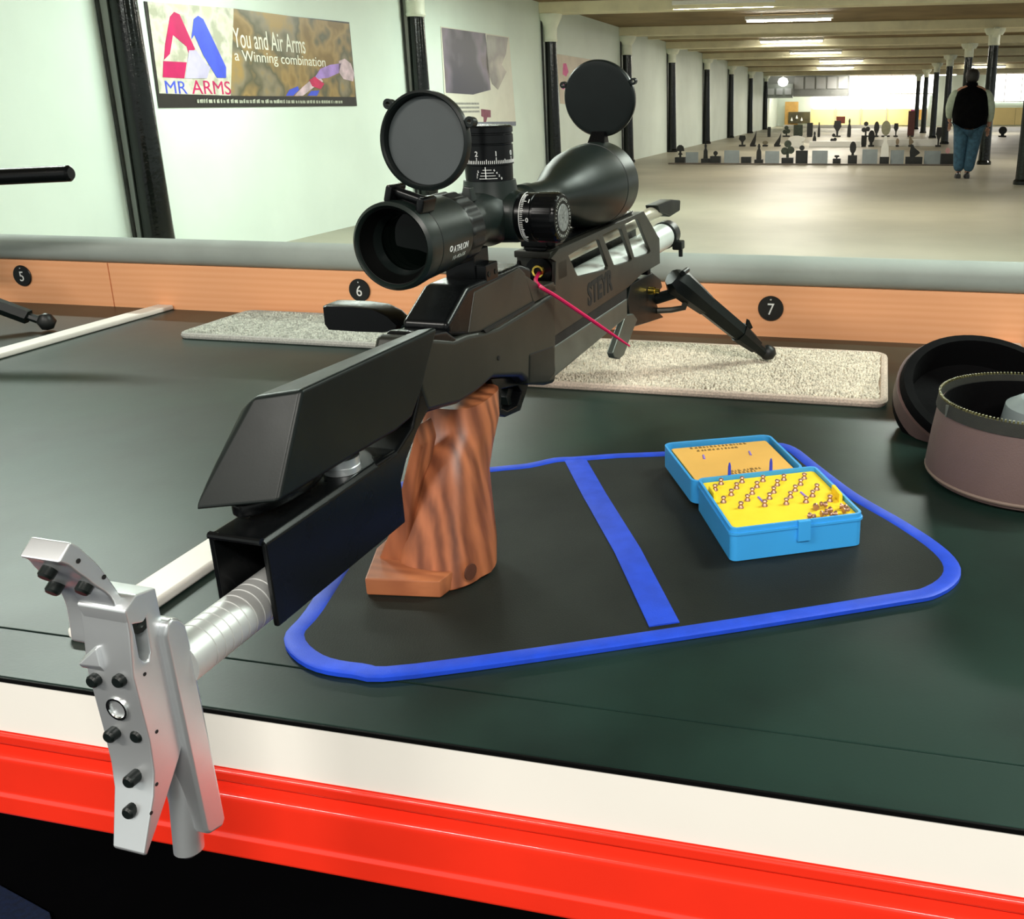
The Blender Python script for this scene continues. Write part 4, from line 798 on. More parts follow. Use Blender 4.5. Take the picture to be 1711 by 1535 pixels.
HKa = [(y, z, 0) for y, z in [(-0.2904,0.1774),(-0.2863,0.1737),(-0.2829,0.1683),(-0.279,0.1628),(-0.276,0.1578),(-0.2694,0.1484),(-0.2673,0.1366),(-0.2685,0.1193)]]; HKb = [(y, z, 0) for y, z in [(-0.2636,0.1152),(-0.2623,0.1303),(-0.263,0.1428),(-0.2662,0.1532),(-0.2718,0.1669),(-0.2758,0.1739),(-0.2792,0.1796),(-0.2827,0.1837)]]
HK = [(p[0], p[1]) for p in smooth_path(HKa, 3)] + [(p[0], p[1]) for p in smooth_path(HKb, 3)]
hkm = prism(HK, -0.0225, 0.000, 'x', 0.0010, ang=50)
for v in hkm.verts:
    if v.co.x < -0.01: v.co.x -= 0.009 * max(0, min(1, (0.176 - v.co.z) / 0.022))
rp_('butt_hook', hkm, alub)
for (y_, z_) in [(-0.2812,0.1734),(-0.2704,0.1594)]: rp_('pin_hole', lathe([(0, 0), (0, 0.0012), (0.0003, 0.0012), (0.0003, 0)], (0.0, y_, z_), (1, 0, 0), 8), engr)
hd_ = [(-0.2692,0.1413),(-0.2689,0.1337),(-0.2603,0.1301),(-0.2503,0.1374),(-0.2497,0.1433),(-0.2617,0.1459)]
rp_('top_block', hull([(-0.0225, y, z) for y, z in hd_[:1]] + [(-0.020, y, z) for y, z in hd_[1:]] + [(0.0066, y, z) for y, z in hd_], 0.0012), alub)
rp_('side_step', hull([(-0.0215, -0.262, 0.120), (-0.0235, -0.274, 0.1105), (-0.010, -0.274, 0.1115), (-0.0235, -0.272, 0.1075), (-0.010, -0.272, 0.1075), (-0.012, -0.262, 0.120), (-0.0215, -0.262, 0.1075), (-0.012, -0.2725, 0.1205)], 0.0006), alub)
rp_('slide_bar', prism([(-0.2538,0.1182),(-0.2517,0.1242),(-0.2478,0.1256),(-0.2437,0.1231),(-0.2401,0.1172),(-0.2394,0.1059),(-0.2383,-0.0038),(-0.2409,-0.0071),(-0.2503,-0.0042),(-0.2527,-0.0012)], -0.0115, 0.011, 'x', 0.0020, seg=3), alub)
rp_('bar_nose', lathe([(0, 0.004), (0.003, 0.0075), (0.03, 0.0078), (0.075, 0.0075), (0.078, 0)], (-0.0035, -0.2525, -0.0185), (0.0, 0.13, 1), 24), alub)
def yr(y, pts): return [(x, y, z) for x, z in pts]
for x, (y, z) in zip((-0.0165, -0.001), ([(-0.2716,0.1025)][0], [(-0.2712,0.105)][0])): rp_('stud', lathe([(-0.004, 0.0034), (0.003, 0.0034), (0.004, 0.0026)], (x, y, z), (0, -1, 0), 14), gunm)
for x, (y, z) in zip((-0.0135, -0.001), ([(-0.2744,0.0716)][0], [(-0.2706,0.0712)][0])): rp_('stud', lathe([(-0.006, 0.0034), (0.0005, 0.0034), (0.0015, 0.0026)], (x, y, z), (0, -1, 0), 14), gunm)
for x, (y, z) in zip((-0.004, -0.005), ([(-0.2782,0.0491)][0], [(-0.2814,0.0328)][0])): rp_('stud', lathe([(-0.010, 0.0034), (-0.0005, 0.0034), (0.0005, 0.0026)], (x, y, z), (0, -1, 0), 14), gunm)
for x, y, z in ((-0.0155, -0.283, 0.168), (-0.0265, -0.273, 0.153), (-0.0045, -0.276, 0.158)): rp_('stud', lathe([(-0.004, 0.0036), (0.0035, 0.0036), (0.0045, 0.0028)], (x, y, z), (0, -1, -0.7), 14), gunm)
for (x, z) in [(-0.0137,0.0825)]:
    rp_('threaded_hole', lathe([(0, 0.0062), (0.003, 0.0062), (0.003, 0.0050), (0.0025, 0.0046), (0.0015, 0.0050), (0.0, 0.0046)], (-0.0078, -0.2695, 0.0868), (0, -1, 0), 20, closed=True), steel)
    rp_('hole_bottom', lathe([(0, 0.0), (0, 0.0046), (0.0004, 0.0046), (0.0006, 0)], (-0.0078, -0.2705, 0.0868), (0, -1, 0), 16), engr)
for u in ([(-0.2614,0.1312)]):
    rp_('slot_bolt', lathe([(0, 0.0), (0, 0.0058), (0.003, 0.0058), (0.0032, 0.003), (0.001, 0.0)], (0.0030, u[0], u[1]), (1, 0, 0), 12), gunm)
for u in [(-0.2655,0.1048),(-0.2655,0.0717),(-0.2716,0.0452),(-0.2779,0.0332)]: rp_('pin_hole', lathe([(0, 0), (0, 0.0010), (0.0003, 0.0010), (0.0003, 0)], (0.0064, u[0], u[1]), (1, 0, 0), 8), engr)
for (x, z) in [(-0.0064,-0.0065)]: rp_('clamp_screw', lathe([(0, 0), (0, 0.0050), (0.002, 0.0050), (0.002, 0.003), (0.0005, 0)], (x - 0.002, -0.2395, z), (0, -1, 0), 12), gunm)

# walnut grip
GS = [(772, 676, 50, 48), (771, 700, 56, 50), (757, 745, 58, 52), (752, 790, 64, 56), (748, 850, 72, 60), (746, 905, 78, 66), (744, 945, 78, 66), (742, 968, 72, 60), (745, 985, 40, 40)]
GC = [[(0.0787,0.1337)]][0] + [(0.0745,0.1146),(0.0574,0.0977),(0.049,0.0778),(0.0403,0.0503),(0.0339,0.0242),(0.0287,0.0055),(0.0251,-0.0039),(0.0239,-0.0108)]
GW = [(0.026, 0.034), (0.0275, 0.033), (0.0285, 0.031), (0.0300, 0.031), (0.0325, 0.032), (0.0350, 0.034), (0.0350, 0.035), (0.0320, 0.032), (0.0250, 0.024)]
secs = []
for (cy, cz), (a, b) in zip(GC, GW):
    ring = []
    for k in range(40):
        t = 2 * PI * k / 40; c_, s_ = math.cos(t), math.sin(t); e = 0.72
        ring.append((math.copysign(abs(c_) ** e, c_) * a, cy + math.copysign(abs(s_) ** e, s_) * b, max(cz, 0.0042)))
    secs.append(ring)
gr = loft(secs)
for v in gr.verts:      # finger groove, palm flare and a trimmed lower front corner
    if v.co.x > 0.0 and v.co.y > 0.02 and v.co.z < 0.05: v.co.x += 0.004
    v.co.x += 0.0015 * math.sin(v.co.z * 90 + v.co.y * 60)
grip = rp_('pistol_grip', gr, walnut)
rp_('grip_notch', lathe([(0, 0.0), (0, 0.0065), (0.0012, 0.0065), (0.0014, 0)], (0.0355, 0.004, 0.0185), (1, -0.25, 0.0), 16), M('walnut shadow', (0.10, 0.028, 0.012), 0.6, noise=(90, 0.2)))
rp_('palm_shelf', J(prism([(-0.0375, -0.0255), (0.0200, -0.0150), (0.0240, 0.015), (-0.046, 0.040), (-0.057, 0.040), (-0.056, 0.020)], 0.0042, 0.0185, 'z', 0.0016)), walnut2)
rp_('grip_back', prism([(0.0002,0.1344),(-0.0097,0.107),(-0.0195,0.0788),(-0.0255,0.0614),(-0.0303,0.047),(-0.0389,0.0318),(-0.049,0.0104),(-0.0291,0.0051),(-0.0162,0.0358),(-0.0056,0.0878),(0.0035,0.118)], 0.006, 0.030, 'y', 0.003, seg=3), walnut)

# receiver
LOW = [(-0.0044,0.2062),(0.0323,0.1947),(0.0541,0.1932),(0.0788,0.1892),(0.1054,0.1859),(0.1787,0.1871),(0.2308,0.1895),(0.2196,0.1013),(0.1995,0.1053),(0.1599,0.1185),(0.1436,0.1307),(0.0914,0.1458),(0.0631,0.1432),(0.0313,0.1435),(-0.0139,0.1526),(-0.0227,0.1776)]
rp_('lower_receiver', prism(LOW, -0.019, 0.0235, 'x', 0.005, seg=3), gung_shade)
RB = [(0.0559,0.1927),(0.0707,0.2221),(0.1545,0.2254),(0.1659,0.218),(0.1799,0.1884),(0.1071,0.1834)]
rp_('rear_receiver', prism(RB, -0.018, 0.0225, 'x', 0.0015), gung)
RB2 = [(0.0251,0.2072),(0.0605,0.227),(0.0693,0.2279),(0.1602,0.2269),(0.1815,0.2198),(0.1759,0.1811),(0.086,0.1826),(0.027,0.1981)]
rp_('receiver_hump', prism(RB2, -0.016, 0.0218, 'x', 0.004, seg=3), gunb)
rp_('side_groove', prism([(0.0787,0.1897),(0.1789,0.1903),(0.1785,0.1877),(0.0824,0.1864)], 0.0215, 0.0238, 'x'), engr)
rp_('receiver_screw', lathe([(0, 0.0), (0, 0.0075), (0.003, 0.0075), (0.004, 0.0045), (0.0025, 0.0)], (0.004, 0.028, 0.1885), (0.1, -0.5, 0.8), 16), steel)
rp_('trunnion', prism([(0.1633,0.2175),(0.1799,0.1884),(0.233,0.1878),(0.2284,0.1979),(0.1989,0.1995)], -0.018, 0.0225, 'x', 0.0012), gung)
rp_('side_pin', lathe([(0, 0), (0, 0.002), (0.0006, 0.002), (0.0008, 0)], (0.0236, [(0.1012,0.1602)][0][0], [(0.1012,0.1602)][0][1]), (1, 0, 0), 10), engr)
# shroud with windows
SH = [(0.1989,0.1995),(0.2309,0.194),(0.2351,0.2152),(0.2241,0.22),(0.2438,0.2255),(0.515,0.2248),(0.5798,0.1821),(0.5808,0.1495),(0.5001,0.1513),(0.4481,0.1461),(0.2219,0.1467),(0.2263,0.1813)]
W1 = [(0.267,0.2152),(0.3453,0.2188),(0.3542,0.2161),(0.3797,0.1835),(0.3775,0.1806),(0.2965,0.1895),(0.2884,0.1917)]
W2 = [(0.3658,0.2194),(0.4196,0.2196),(0.4278,0.217),(0.4641,0.1761),(0.4594,0.1748),(0.4097,0.1792),(0.3996,0.1817)]
W3 = [(0.441,0.2205),(0.4814,0.2209),(0.4905,0.2182),(0.5393,0.173),(0.534,0.1709),(0.4849,0.1745),(0.4734,0.1772)]
rp_('shroud_side', prism(SH, 0.0185, 0.0225, 'x', 0.0006, holes=[W1, W2, W3]), gung)
SHL = [(0.232, 0.205), (0.245, 0.224), (0.505, 0.226), (0.60, 0.195), (0.60, 0.155), (0.44, 0.137), (0.225, 0.137)]
rp_('shroud_side', prism(SHL, -0.0185, -0.015, 'x', 0.0006), gunb)
rp_('shroud_top', box(-0.0185, 0.0185, 0.232, 0.515, 0.218, 0.2245, 0.0012), gung)
rp_('top_rail', prism([(-0.008, 0.2245), (0.012, 0.2245), (0.014, 0.2275), (-0.010, 0.2275)], 0.235, 0.50, 'y', 0.0006), gunb)
rp_('shroud_floor', box(-0.0185, 0.0185, 0.24, 0.43, 0.137, 0.142, 0.001), gunb)
rp_('shroud_nose', box(-0.0185, 0.0185, 0.54, 0.552, 0.142, 0.152, 0.001), gunb)
# breech
rp_('breech_block', prism([(-0.019, 0.192), (0.021, 0.192), (0.0225, 0.197), (0.0225, 0.214), (0.015, 0.2255), (-0.012, 0.2255), (-0.019, 0.217)], 0.2385, 0.262, 'y', 0.0012), gung)
bc = (0.0045, 0.2385, 0.2055)
rp_('breech_face', lathe([(0, 0.0), (0, 0.0135), (0.0035, 0.0130), (0.0038, 0.006), (0.0038, 0)], bc, (0, -1, 0), 32), gunb)
rp_('breech_ring', lathe([(0.0036, 0.0062), (0.0060, 0.0058), (0.0060, 0.0040), (0.0036, 0.0040)], bc, (0, -1, 0), 24, closed=True), brass)
rp_('chamber', lathe([(0.0037, 0.0), (0.0037, 0.0041), (0.0042, 0.0041), (0.0042, 0)], bc, (0, -1, 0), 16), engr)
# barrel and air cylinder
rp_('barrel', lathe([(0.26, 0.0085), (0.655, 0.0085)], (0, 0, 0.2075), (0, 1, 0), 24), M('satin barrel steel', (0.62, 0.58, 0.46), 0.35, 0.5, noise=(20, 0.08)))
rp_('muzzle_cap', J(prism([(0.6164,0.2188),(0.6861,0.2182),(0.7333,0.2117),(0.7295,0.197),(0.679,0.1955),(0.6269,0.2081)], -0.008, 0.010, 'x', 0.002)), gunm)
rp_('air_cylinder', lathe([(0.27, 0.0), (0.27, 0.0175), (0.665, 0.0175), (0.672, 0.015), (0.678, 0.0)], (0.001, 0, 0.170), (0, 1, 0), 36), M('satin white metal', (0.80, 0.86, 0.82), 0.35, 0.3, noise=(20, 0.04)))
rp_('cylinder_cap', lathe([(0.672, 0.0188), (0.694, 0.0188), (0.700, 0.015), (0.700, 0.0)], (0.001, 0, 0.170), (0, 1, 0), 28), gunm)
rp_('gauge_knob', J(box(0.012, 0.026, 0.676, 0.694, 0.150, 0.162, 0.002), lathe([(0, 0.003), (0.010, 0.003)], (0.022, 0.685, 0.150), (0, 0, -1), 8)), gunm)
# forend, magazine housing, guard
rp_('forend', prism([(0.2231,0.1369),(0.4479,0.134),(0.446,0.1108),(0.2161,0.1059)], -0.017, 0.0215, 'x', 0.003, seg=3), gungl)
rp_('forend_gap', prism([(0.222,0.1478),(0.4482,0.1475),(0.4469,0.1321),(0.2203,0.1342)], -0.016, 0.0205, 'x'), engr)
rp_('fore_housing', prism([(0.155,0.12),(0.1602,0.1477),(0.2173,0.1398),(0.2183,0.1125),(0.1957,0.1077)], -0.018, 0.0245, 'x', 0.003), gunm)
tgp = [(0.1076,0.1399),(0.1186,0.1216),(0.114,0.107),(0.1304,0.0974),(0.1612,0.0928),(0.1763,0.1055),(0.1826,0.1121),(0.1848,0.1183)]
tgh = [(0.1261,0.1245),(0.1236,0.108),(0.1348,0.1019),(0.1545,0.0996),(0.1662,0.1088),(0.1596,0.1171)]
rp_('trigger_guard', prism(tgp, -0.006, 0.012, 'x', 0.001, holes=[tgh]), gunb)
rp_('trigger', prism([(0.1524,0.1167),(0.1464,0.1097),(0.15,0.1007),(0.1574,0.0993),(0.1559,0.1066),(0.162,0.1136)], -0.002, 0.006, 'x', 0.001), gunm)
# lettering
def side_text(s, P0, P1, h, mat, x, name, parent=None, slant=0.0, bold=0.0):
    bm = txt(s, 1.0, 0.0002, 'LEFT', bold=bold); X0 = min(v.co.x for v in bm.verts); X1 = max(v.co.x for v in bm.verts); Y0 = min(v.co.y for v in bm.verts); Y1 = max(v.co.y for v in bm.verts)
    mapv(bm, lambda c: (x + c.z, P0[0] + (c.x - X0) / (X1 - X0) * (P1[0] - P0[0]), P0[1] + (c.x - X0) / (X1 - X0) * (P1[1] - P0[1]) + (c.y - Y0) / (Y1 - Y0) * h)); return rp_(name, bm, mat, parent)
sp0, sp1 = [(0.3144,0.1535),(0.3925,0.1551)]; side_text('STEYR', sp0, sp1, 0.0245, engr, 0.0227, 'lettering', bold=0.035)
# cocking lever on the left
PD = [(-0.1104,0.2052),(-0.1069,0.2068),(-0.0803,0.2072),(-0.0614,0.2057),(-0.0486,0.2005),(-0.0403,0.1931),(-0.0423,0.1896),(-0.0556,0.1863),(-0.083,0.1857),(-0.1075,0.1858),(-0.1108,0.1906)]
rp_('cocking_lever', loft([[((x - PD[0][0]) * s + PD[0][0] + ox, y, 0.197 + (z - 0.197) * s) for x, z in PD] for y, s, ox in ((0.062, 0.93, 0.002), (0.065, 1.0, 0), (0.080, 1.0, 0), (0.086, 0.9, 0.003))]), gunb)
rp_('lever_arm', tube([(-0.045, 0.074, 0.193), (-0.015, 0.078, 0.1945), (0.0, 0.08, 0.195)], [0.0035, 0.0045, 0.005], 10, flat=0.6), gunb)
# magenta line
LN = [(0.3333,0.1092)]; LM = [(0.2235,0.1813)]; LK = [(0.1918,0.1995)]; LJ = [(0.2028,0.2022)]
ln = thing('safety_line', 'magenta plastic line hanging out of the rifle breech', 'line')
ln.matrix_world = mm
obj('cord', tube(smooth_path([(0.005, 0.2350, 0.2040), (0.0135, LJ[0][0] + 0.004, LJ[0][1] + 0.0005), (0.0262, LK[0][0], LK[0][1]), (0.032, LM[0][0], LM[0][1]), (0.060, LN[0][0], LN[0][1])], 6), [0.0019] * 22 + [0.0016, 0.0014, 0.0008], 8), pinkl, ln)

# telescopic sight
AX = (0, 0, 0.268)
SP = [(-0.002, 0.0255), (-0.003, 0.0285), (-0.001, 0.0308), (0.004, 0.0312), (0.015, 0.0302), (0.0155, 0.0288), (0.0165, 0.0288), (0.017, 0.0298), (0.060, 0.0283), (0.066, 0.0275), (0.067, 0.0262),
      (0.088, 0.0262), (0.090, 0.0225), (0.104, 0.0225), (0.106, 0.0205), (0.118, 0.0200), (0.130, 0.0210), (0.140, 0.0235), (0.170, 0.0235), (0.182, 0.0205), (0.190, 0.0175), (0.214, 0.0175), (0.216, 0.0195), (0.232, 0.0195), (0.234, 0.0178),
      (0.268, 0.0180), (0.285, 0.0205), (0.305, 0.0265), (0.330, 0.0345), (0.355, 0.0400), (0.380, 0.0428), (0.392, 0.0434), (0.3925, 0.0424), (0.3940, 0.0424), (0.3945, 0.0436), (0.428, 0.0440), (0.432, 0.0425), (0.432, 0.0)]
SP = [(0.026, 0.0), (0.026, 0.0215), (0.010, 0.0225), (0.004, 0.0255), (-0.001, 0.0268)] + SP[1:]
scope = rp_('telescopic_sight', lathe(SP, AX, (0, 1, 0), 72), scopem, label='black telescopic sight with flip-up lens covers')
scope['label'] = 'black telescopic sight with flip-up lens covers'
def sp_(name, bm, mat, label=None): return obj(name, bm, mat, scope, label)
sp_('eyepiece_lens', lathe([(0.0165, 0.0), (0.0172, 0.010), (0.0190, 0.0220), (0.0210, 0.0220), (0.021, 0)], AX, (0, 1, 0), 48, ang=60), lensm)
sp_('eyepiece_ring', lathe([(0.0100, 0.0226), (0.0175, 0.0219), (0.0175, 0.0200), (0.0125, 0.0214)], AX, (0, 1, 0), 48, closed=True), gunm)
fl = lathe([(0.0665, 0.0262), (0.0672, 0.0272), (0.0700, 0.0276), (0.0850, 0.0276), (0.0876, 0.0270), (0.088, 0.0262)], AX, (0, 1, 0), 120, flute=(0.0675, 0.087, 18, 0.0011))
sp_('eyecup_liner', lathe([(-0.0008, 0.0266), (0.004, 0.0253), (0.010, 0.0223), (0.010, 0.0221), (0.0035, 0.0250), (-0.0006, 0.0262)], AX, (0, 1, 0), 56, closed=True), M('eyecup black', (0.0012, 0.0015, 0.0014), 0.5, noise=(50, 0.2), spec=0.15))
sp_('zoom_ring', fl, rubber)
sp_('throw_lever', hull([(0.004, 0.094, 0.289), (0.014, 0.094, 0.287), (0.004, 0.104, 0.289), (0.014, 0.104, 0.287), (0.006, 0.096, 0.299), (0.012, 0.096, 0.298), (0.006, 0.102, 0.299), (0.012, 0.102, 0.298)], 0.001), scopem)
# turret saddle
sp_('turret_saddle', J(lathe([(0.012, 0.0245), (0.022, 0.0225), (0.030, 0.0215)], (0, 0.155, 0.268), (0, 0, 1), 40), lathe([(0.0, 0.0225), (0.024, 0.0215), (0.028, 0.0205)], (0, 0.155, 0.268), (1, 0, 0), 40), lathe([(0.012, 0.0225), (0.022, 0.0205), (0.028, 0.019)], (0, 0.155, 0.268), (-1, 0, 0), 32)), scopem)
el = sp_('elevation_turret', lathe([(0.296, 0.0195), (0.3105, 0.0198), (0.311, 0.0208), (0.3265, 0.0208), (0.327, 0.0200), (0.3278, 0.0200), (0.3283, 0.0213), (0.3345, 0.0213), (0.335, 0.0206), (0.336, 0.0206), (0.3365, 0.0214), (0.3405, 0.0214), (0.342, 0.0198), (0.342, 0.0)], (0, 0.155, 0), (0, 0, 1), 56), gunb)
sd = sp_('side_turret', lathe([(0.026, 0.0190), (0.033, 0.0192), (0.0335, 0.0200), (0.042, 0.0202), (0.0425, 0.0195), (0.044, 0.0196), (0.0445, 0.0206), (0.0600, 0.0206), (0.0625, 0.0200), (0.0640, 0.0185), (0.0640, 0.0)], (0, 0.155, 0.268), (1, 0, 0), 96, flute=(0.045, 0.0605, 24, 0.0007)), gunb)
sp_('turret_cap_disc', lathe([(0.0638, 0.0), (0.0638, 0.0115), (0.0646, 0.0110), (0.0646, 0.0022), (0.0636, 0.0)], (0, 0.155, 0.268), (1, 0, 0), 36), M('grey knurled disc', (0.30, 0.32, 0.31), 0.5, 0.3, noise=(400, 0.5), bump=(1500, 0.8, 0.0004)))
sp_('turret_plug', lathe([(-0.045, 0.0), (-0.045, 0.016), (-0.030, 0.018), (-0.026, 0.018)], (0, 0.155, 0.268), (1, 0, 0), 32), gunb)
# dial marks
def dialbox(a, z, w, h, R, cy=0.155):   # tick on the upright turret at angle a (0 = towards the shooter)
    b = box(-w / 2, w / 2, -R - 0.0002, -R + 0.0004, z, z + h); return xf(b, Matrix.Translation((0, cy, 0)) @ Matrix.Rotation(a, 4, 'Z'))
tk = []
for k in range(-26, 27):
    a = k * math.radians(4.4) + math.radians(44); tk.append(dialbox(a, 0.3122, 0.00045, 0.0052 if k % 10 == 0 else (0.0036 if k % 5 == 0 else 0.0026), 0.0209))
sp_('dial_scale', J(*tk), ink)
def dialnum(s, a, z, size, R, cy=0.155):
    n = txt(s, size, 0.0002); mapv(n, lambda c: ((R + c.z) * math.sin(c.x / R), cy - (R + c.z) * math.cos(c.x / R), z + c.y)); bmesh.ops.rotate(n, cent=(0, cy, 0), matrix=Matrix.Rotation(a, 3, 'Z'), verts=n.verts); return n
sp_('dial_numerals', J(dialnum('2', math.radians(0), 0.3200, 0.0058, 0.0209), dialnum('1', math.radians(44), 0.3200, 0.0058, 0.0209), dialnum('0', math.radians(88), 0.3200, 0.0058, 0.0209)), ink)
ls = []
for k in range(4): ls.append(dialbox(math.radians(18), 0.3005 + k * 0.0023, 0.0006, 0.0024, 0.0199))
for k, wd in enumerate((0.0125, 0.0105, 0.0085, 0.0060)):
    for q in range(6):
        a = math.radians(20) + (q - 2.0) * wd / 5 / 0.0199; ls.append(dialbox(a, 0.3003 + k * 0.0023, wd / 5.2, 0.00035, 0.0199))
sp_('turn_scale', J(*ls), ink)
sp_('turn_numerals', J(*[dialnum(s, math.radians(20) + a, 0.3003 + z, 0.0026, 0.0200) for s, a, z in (('1', -0.40, 0.0012), ('3', -0.38, 0.0035), ('5', -0.34, 0.0058), ('0', 0.62, 0.0), ('2', 0.52, 0.0023), ('4', 0.42, 0.0046), ('6', 0.32, 0.0068))]), ink)
# side dial: scale round the x axis; angle 0 = towards the shooter, positive upwards
def sdial(a, x, w, t, R): b = box(x, x + w, -R - 0.0002, -R + 0.0004, -t / 2, t / 2); return xf(b, Matrix.Translation((0, 0.155, 0.268)) @ Matrix.Rotation(-a, 4, 'X'))
tk = []
for k in range(-13, 16):
    a = k * math.radians(4.6); tk.append(sdial(a, 0.0342, 0.0042 if k % 10 == 0 else (0.0030 if k % 5 == 0 else 0.0022), 0.00045, 0.0203))
tk += [sdial(k * math.radians(6), 0.0330, 0.0004, 0.0022, 0.0202) for k in range(-13, 16)]
sp_('side_scale', J(*tk), ink)
def sdnum(s, a, x, size, R, sx=1.0):
    n = txt(s, size, 0.0002, sx=sx); mapv(n, lambda c: (x + c.x, 0.155 - (R + c.z) * math.cos(c.y / R), 0.268 + (R + c.z) * math.sin(c.y / R))); bmesh.ops.rotate(n, cent=(0, 0.155, 0.268), matrix=Matrix.Rotation(-a, 3, 'X'), verts=n.verts); return n
sp_('side_numerals', J(sdnum('0', 0.0, 0.0405, 0.0052, 0.0203), sdnum('1', math.radians(46), 0.0405, 0.0052, 0.0203)), ink)
ft = []
for k in range(30):
    a = k * 2 * PI / 30; n = txt('MRAD.05OPTICS0246810121416'[k % 26], 0.0034, 0.0001); mapv(n, lambda c: (0.0641 + c.z, c.x, c.y + 0.0150)); bmesh.ops.rotate(n, cent=(0, 0, 0), matrix=Matrix.Rotation(-a, 3, 'X'), verts=n.verts); xf(n, Matrix.Translation((0, 0.155, 0.268))); ft.append(n)
sp_('cap_print', J(*ft), inkg)
# maker's print on the eyepiece barrel
def barrel_text(s, y0, y1, ang, h, R, mat, name):
    bm = txt(s, 1.0, 0.0002, 'LEFT'); X0 = min(v.co.x for v in bm.verts); X1 = max(v.co.x for v in bm.verts); Y0 = min(v.co.y for v in bm.verts); Y1 = max(v.co.y for v in bm.verts)
    def f(c):
        y = y0 + (c.x - X0) / (X1 - X0) * (y1 - y0); hh = (c.y - (Y0 + Y1) / 2) / (Y1 - Y0) * h; a = ang + hh / R; r = R - (y - 0.017) * 0.035 + 0.0002 + c.z * 0.5
        return (r * math.cos(a), y, 0.268 + r * math.sin(a))
    return sp_(name, mapv(bm, f), mat)
barrel_text('ATHLON', 0.0325, 0.0560, math.radians(-13), 0.0050, 0.0299, ink, 'lettering')
barrel_text('10-40x56', 0.0345, 0.0545, math.radians(-27), 0.0036, 0.0299, inkg, 'magnification_print')
lg = lathe([(0, 0.0022), (0.0003, 0.0022), (0.0003, 0.0014), (0, 0.0014)], (0, 0, 0), (1, 0, 0), 16, closed=True); xf(lg, Matrix.Translation((0.0288, 0.0285, 0.2625)) @ Matrix.Rotation(math.radians(12), 4, 'Y')); sp_('emblem', lg, ink)
# lens covers
def cover(cx, cz, y, r, hinge_c, ang, tilt, col_in, nubs, name='lens_cover', flip=False):
    prof = [(0.0, 0.0), (0.0, r * 0.88), (-0.0035, r * 0.90), (-0.0042, r * 0.94), (-0.0035, r), (0.001, r * 1.01), (0.0035, r * 0.97), (0.0042, r * 0.85), (0.0042, 0.0)]
    T = Matrix.Translation((cx, y, cz)) @ Matrix.Rotation(tilt, 4, 'X')
    if flip: T = T @ Matrix.Rotation(PI, 4, 'Z')
    o1 = xf(lathe([(0.0010, 0.0), (0.0010, r * 0.90), (-0.0040, r * 0.915), (-0.0050, r * 0.945), (-0.0042, r), (0.001, r * 1.01), (0.0035, r * 0.97), (0.0042, r * 0.85), (0.0042, 0.0)], (0, 0, 0), (0, 1, 0), 64), T)
    c = sp_(name, o1, gunm)
    pl = xf(lathe([(0.0007, 0.0), (0.0006, r * 0.885), (0.0014, r * 0.895), (0.0018, 0)], (0, 0, 0), (0, 1, 0), 56), T); sp_('cover_inside', pl, col_in)
    for a in nubs: sp_('cover_nub', xf(lathe([(-0.003, 0.0036), (0.003, 0.0036), (0.003, 0.0016), (-0.003, 0.0016)], (math.cos(a) * (r + 0.0030), 0, math.sin(a) * (r + 0.0030)), (0, 1, 0), 14, closed=True), T), gunm)
    return T
cover(0.0212, 0.3378, 0.020, 0.0332, None, 0, math.radians(-6), greycap, (math.radians(138), math.radians(20)))
cover(0.0005, 0.3565, 0.432, 0.0400, None, 0, math.radians(4), gunb, (math.radians(156), math.radians(20)), flip=True)
HT = Matrix.Translation((0, 0.006, 0.268)) @ Matrix.Rotation(math.radians(17), 4, 'Y')
sp_('cover_hinge', J(xf(box(-0.0150, -0.0095, -0.004, 0.016, 0.0270, 0.0395, 0.002), HT), xf(box(0.0095, 0.0150, -0.004, 0.016, 0.0270, 0.0385, 0.002), HT), xf(lathe([(-0.012, 0.0036), (0.012, 0.0036)], (0, 0.004, 0.0350), (1, 0, 0), 14), HT), xf(box(-0.0095, 0.0095, 0.004, 0.014, 0.028, 0.034, 0.0015), HT)), gunb)
sp_('cover_hinge', J(hull([(-0.010, 0.415, 0.310), (0.010, 0.415, 0.310), (-0.010, 0.432, 0.310), (0.010, 0.432, 0.310), (-0.0075, 0.424, 0.3225), (0.0075, 0.424, 0.3225), (-0.0075, 0.434, 0.3225), (0.0075, 0.434, 0.3225)], 0.0012)), gunb)
# scope mounts
def mount(y0, y1, zb, parent, name, w=0.013):
    rp_(name, J(box(-w, w, y0, y1, zb, 0.2495, 0.0012), box(w - 0.002, w + 0.0085, y0 + 0.002, y1 - 0.002, zb + 0.001, zb + 0.016, 0.001)), gunb)
    for yy in (y0 + 0.007, y1 - 0.007):
        rp_('mount_screw', lathe([(0, 0.0), (0, 0.0022), (0.0008, 0.0022), (0.0008, 0.0010), (0.0002, 0)], (w + 0.0083, yy, zb + 0.008), (1, 0, 0), 10), gunm)
mount(0.092, 0.118, 0.222, rifle, 'scope_mount')
mount(0.2360, 0.2600, 0.2275, rifle, 'scope_mount')
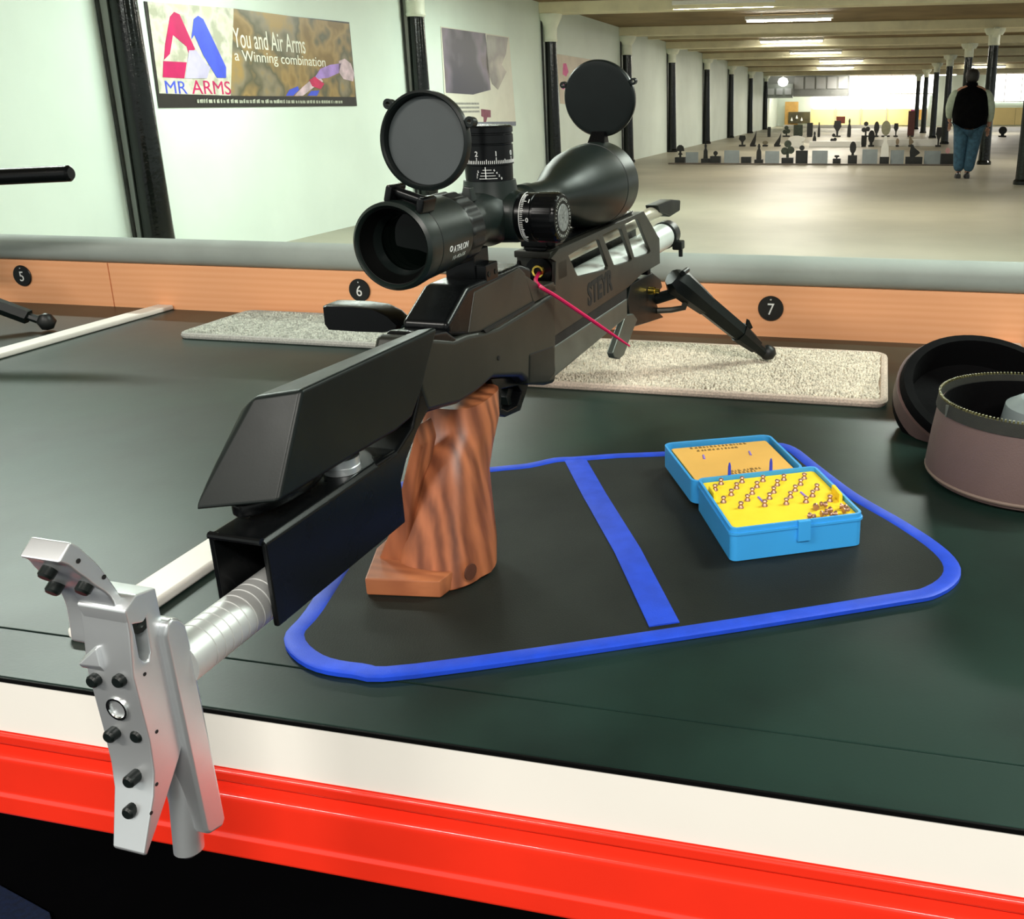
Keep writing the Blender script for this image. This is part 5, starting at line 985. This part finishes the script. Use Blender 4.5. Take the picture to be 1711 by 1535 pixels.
# bipod
bi = rp_('bipod', J(prism([(0.4756,0.1251),(0.4909,0.1409),(0.5815,0.1372),(0.6197,0.1208),(0.6277,0.1077),(0.5905,0.1043),(0.6115,0.0767),(0.6343,0.0646),(0.5667,0.0745),(0.5008,0.0848),(0.483,0.1012)], -0.014, 0.012, 'x', 0.002), tube([(0.010, 0.600, 0.098), (0.034, 0.602, 0.106), (0.040, 0.60, 0.118)], 0.0075, 10)), gunm)
def bq(name, bm, mat, label=None): return obj(name, bm, mat, bi, label)
for s in (1, -1):
    a = Vector((0.040 * s, 0.602, 0.122)); f = Vector((0.143 * s, 0.708, -0.002)); dr = (f - a)
    def at(t): return a + dr * t
    lg_ = J(tube([at(-0.06), at(0.0), at(0.14), at(0.30)], [0.012, 0.0195, 0.0180, 0.0150], 8), tube([at(0.20), at(0.72)], [0.0150, 0.0135], 6), tube([at(0.66), at(0.86)], [0.0150, 0.0110], 8), tube([at(0.84), at(1.0)], [0.0085, 0.0075], 10))
    bq('leg', lg_, gunm)
    bq('foot', lathe([(-0.004, 0.0), (-0.003, 0.008), (0.004, 0.0125), (0.012, 0.0105), (0.016, 0.004), (0.017, 0)], (f.x, f.y, f.z - 0.001), (0, 0, 1), 16, ang=60), rubber)
    k = at(0.72); bq('latch_button', J(hull([(k.x, k.y - 0.004, k.z + 0.004), (k.x, k.y + 0.004, k.z + 0.004), (k.x + 0.008 * s, k.y - 0.003, k.z + 0.024), (k.x + 0.012 * s, k.y + 0.003, k.z + 0.012), (k.x + 0.004 * s, k.y - 0.003, k.z + 0.026)])), gunm)
    bq('spring_knob', lathe([(-0.012, 0.0035), (0.012, 0.0035)], (a.x + 0.010 * s, a.y, a.z + 0.014), (0, 1, 0), 10), gunm)
    bq('strut', tube([(0.012 * s, 0.60, 0.082), (0.030 * s, 0.604, 0.083), (0.046 * s, 0.608, 0.086), (0.052 * s, 0.610, 0.104)], [0.0042, 0.0040, 0.0042, 0.0045], 8), gung)
bq('mount_screw', lathe([(0, 0.005), (0.008, 0.005), (0.008, 0.003), (0.014, 0.003)], (0.013, 0.560, 0.118), (1, 0, 0), 14), brass)
LV = [(0.4561,0.111),(0.486,0.1053),(0.5021,0.0939),(0.487,0.0871),(0.4453,0.064),(0.4296,0.0641),(0.4107,0.071),(0.405,0.0783),(0.4418,0.1015)]
bq('locking_lever', prism(LV, 0.008, 0.016, 'x', 0.0018, seg=3), gungl)
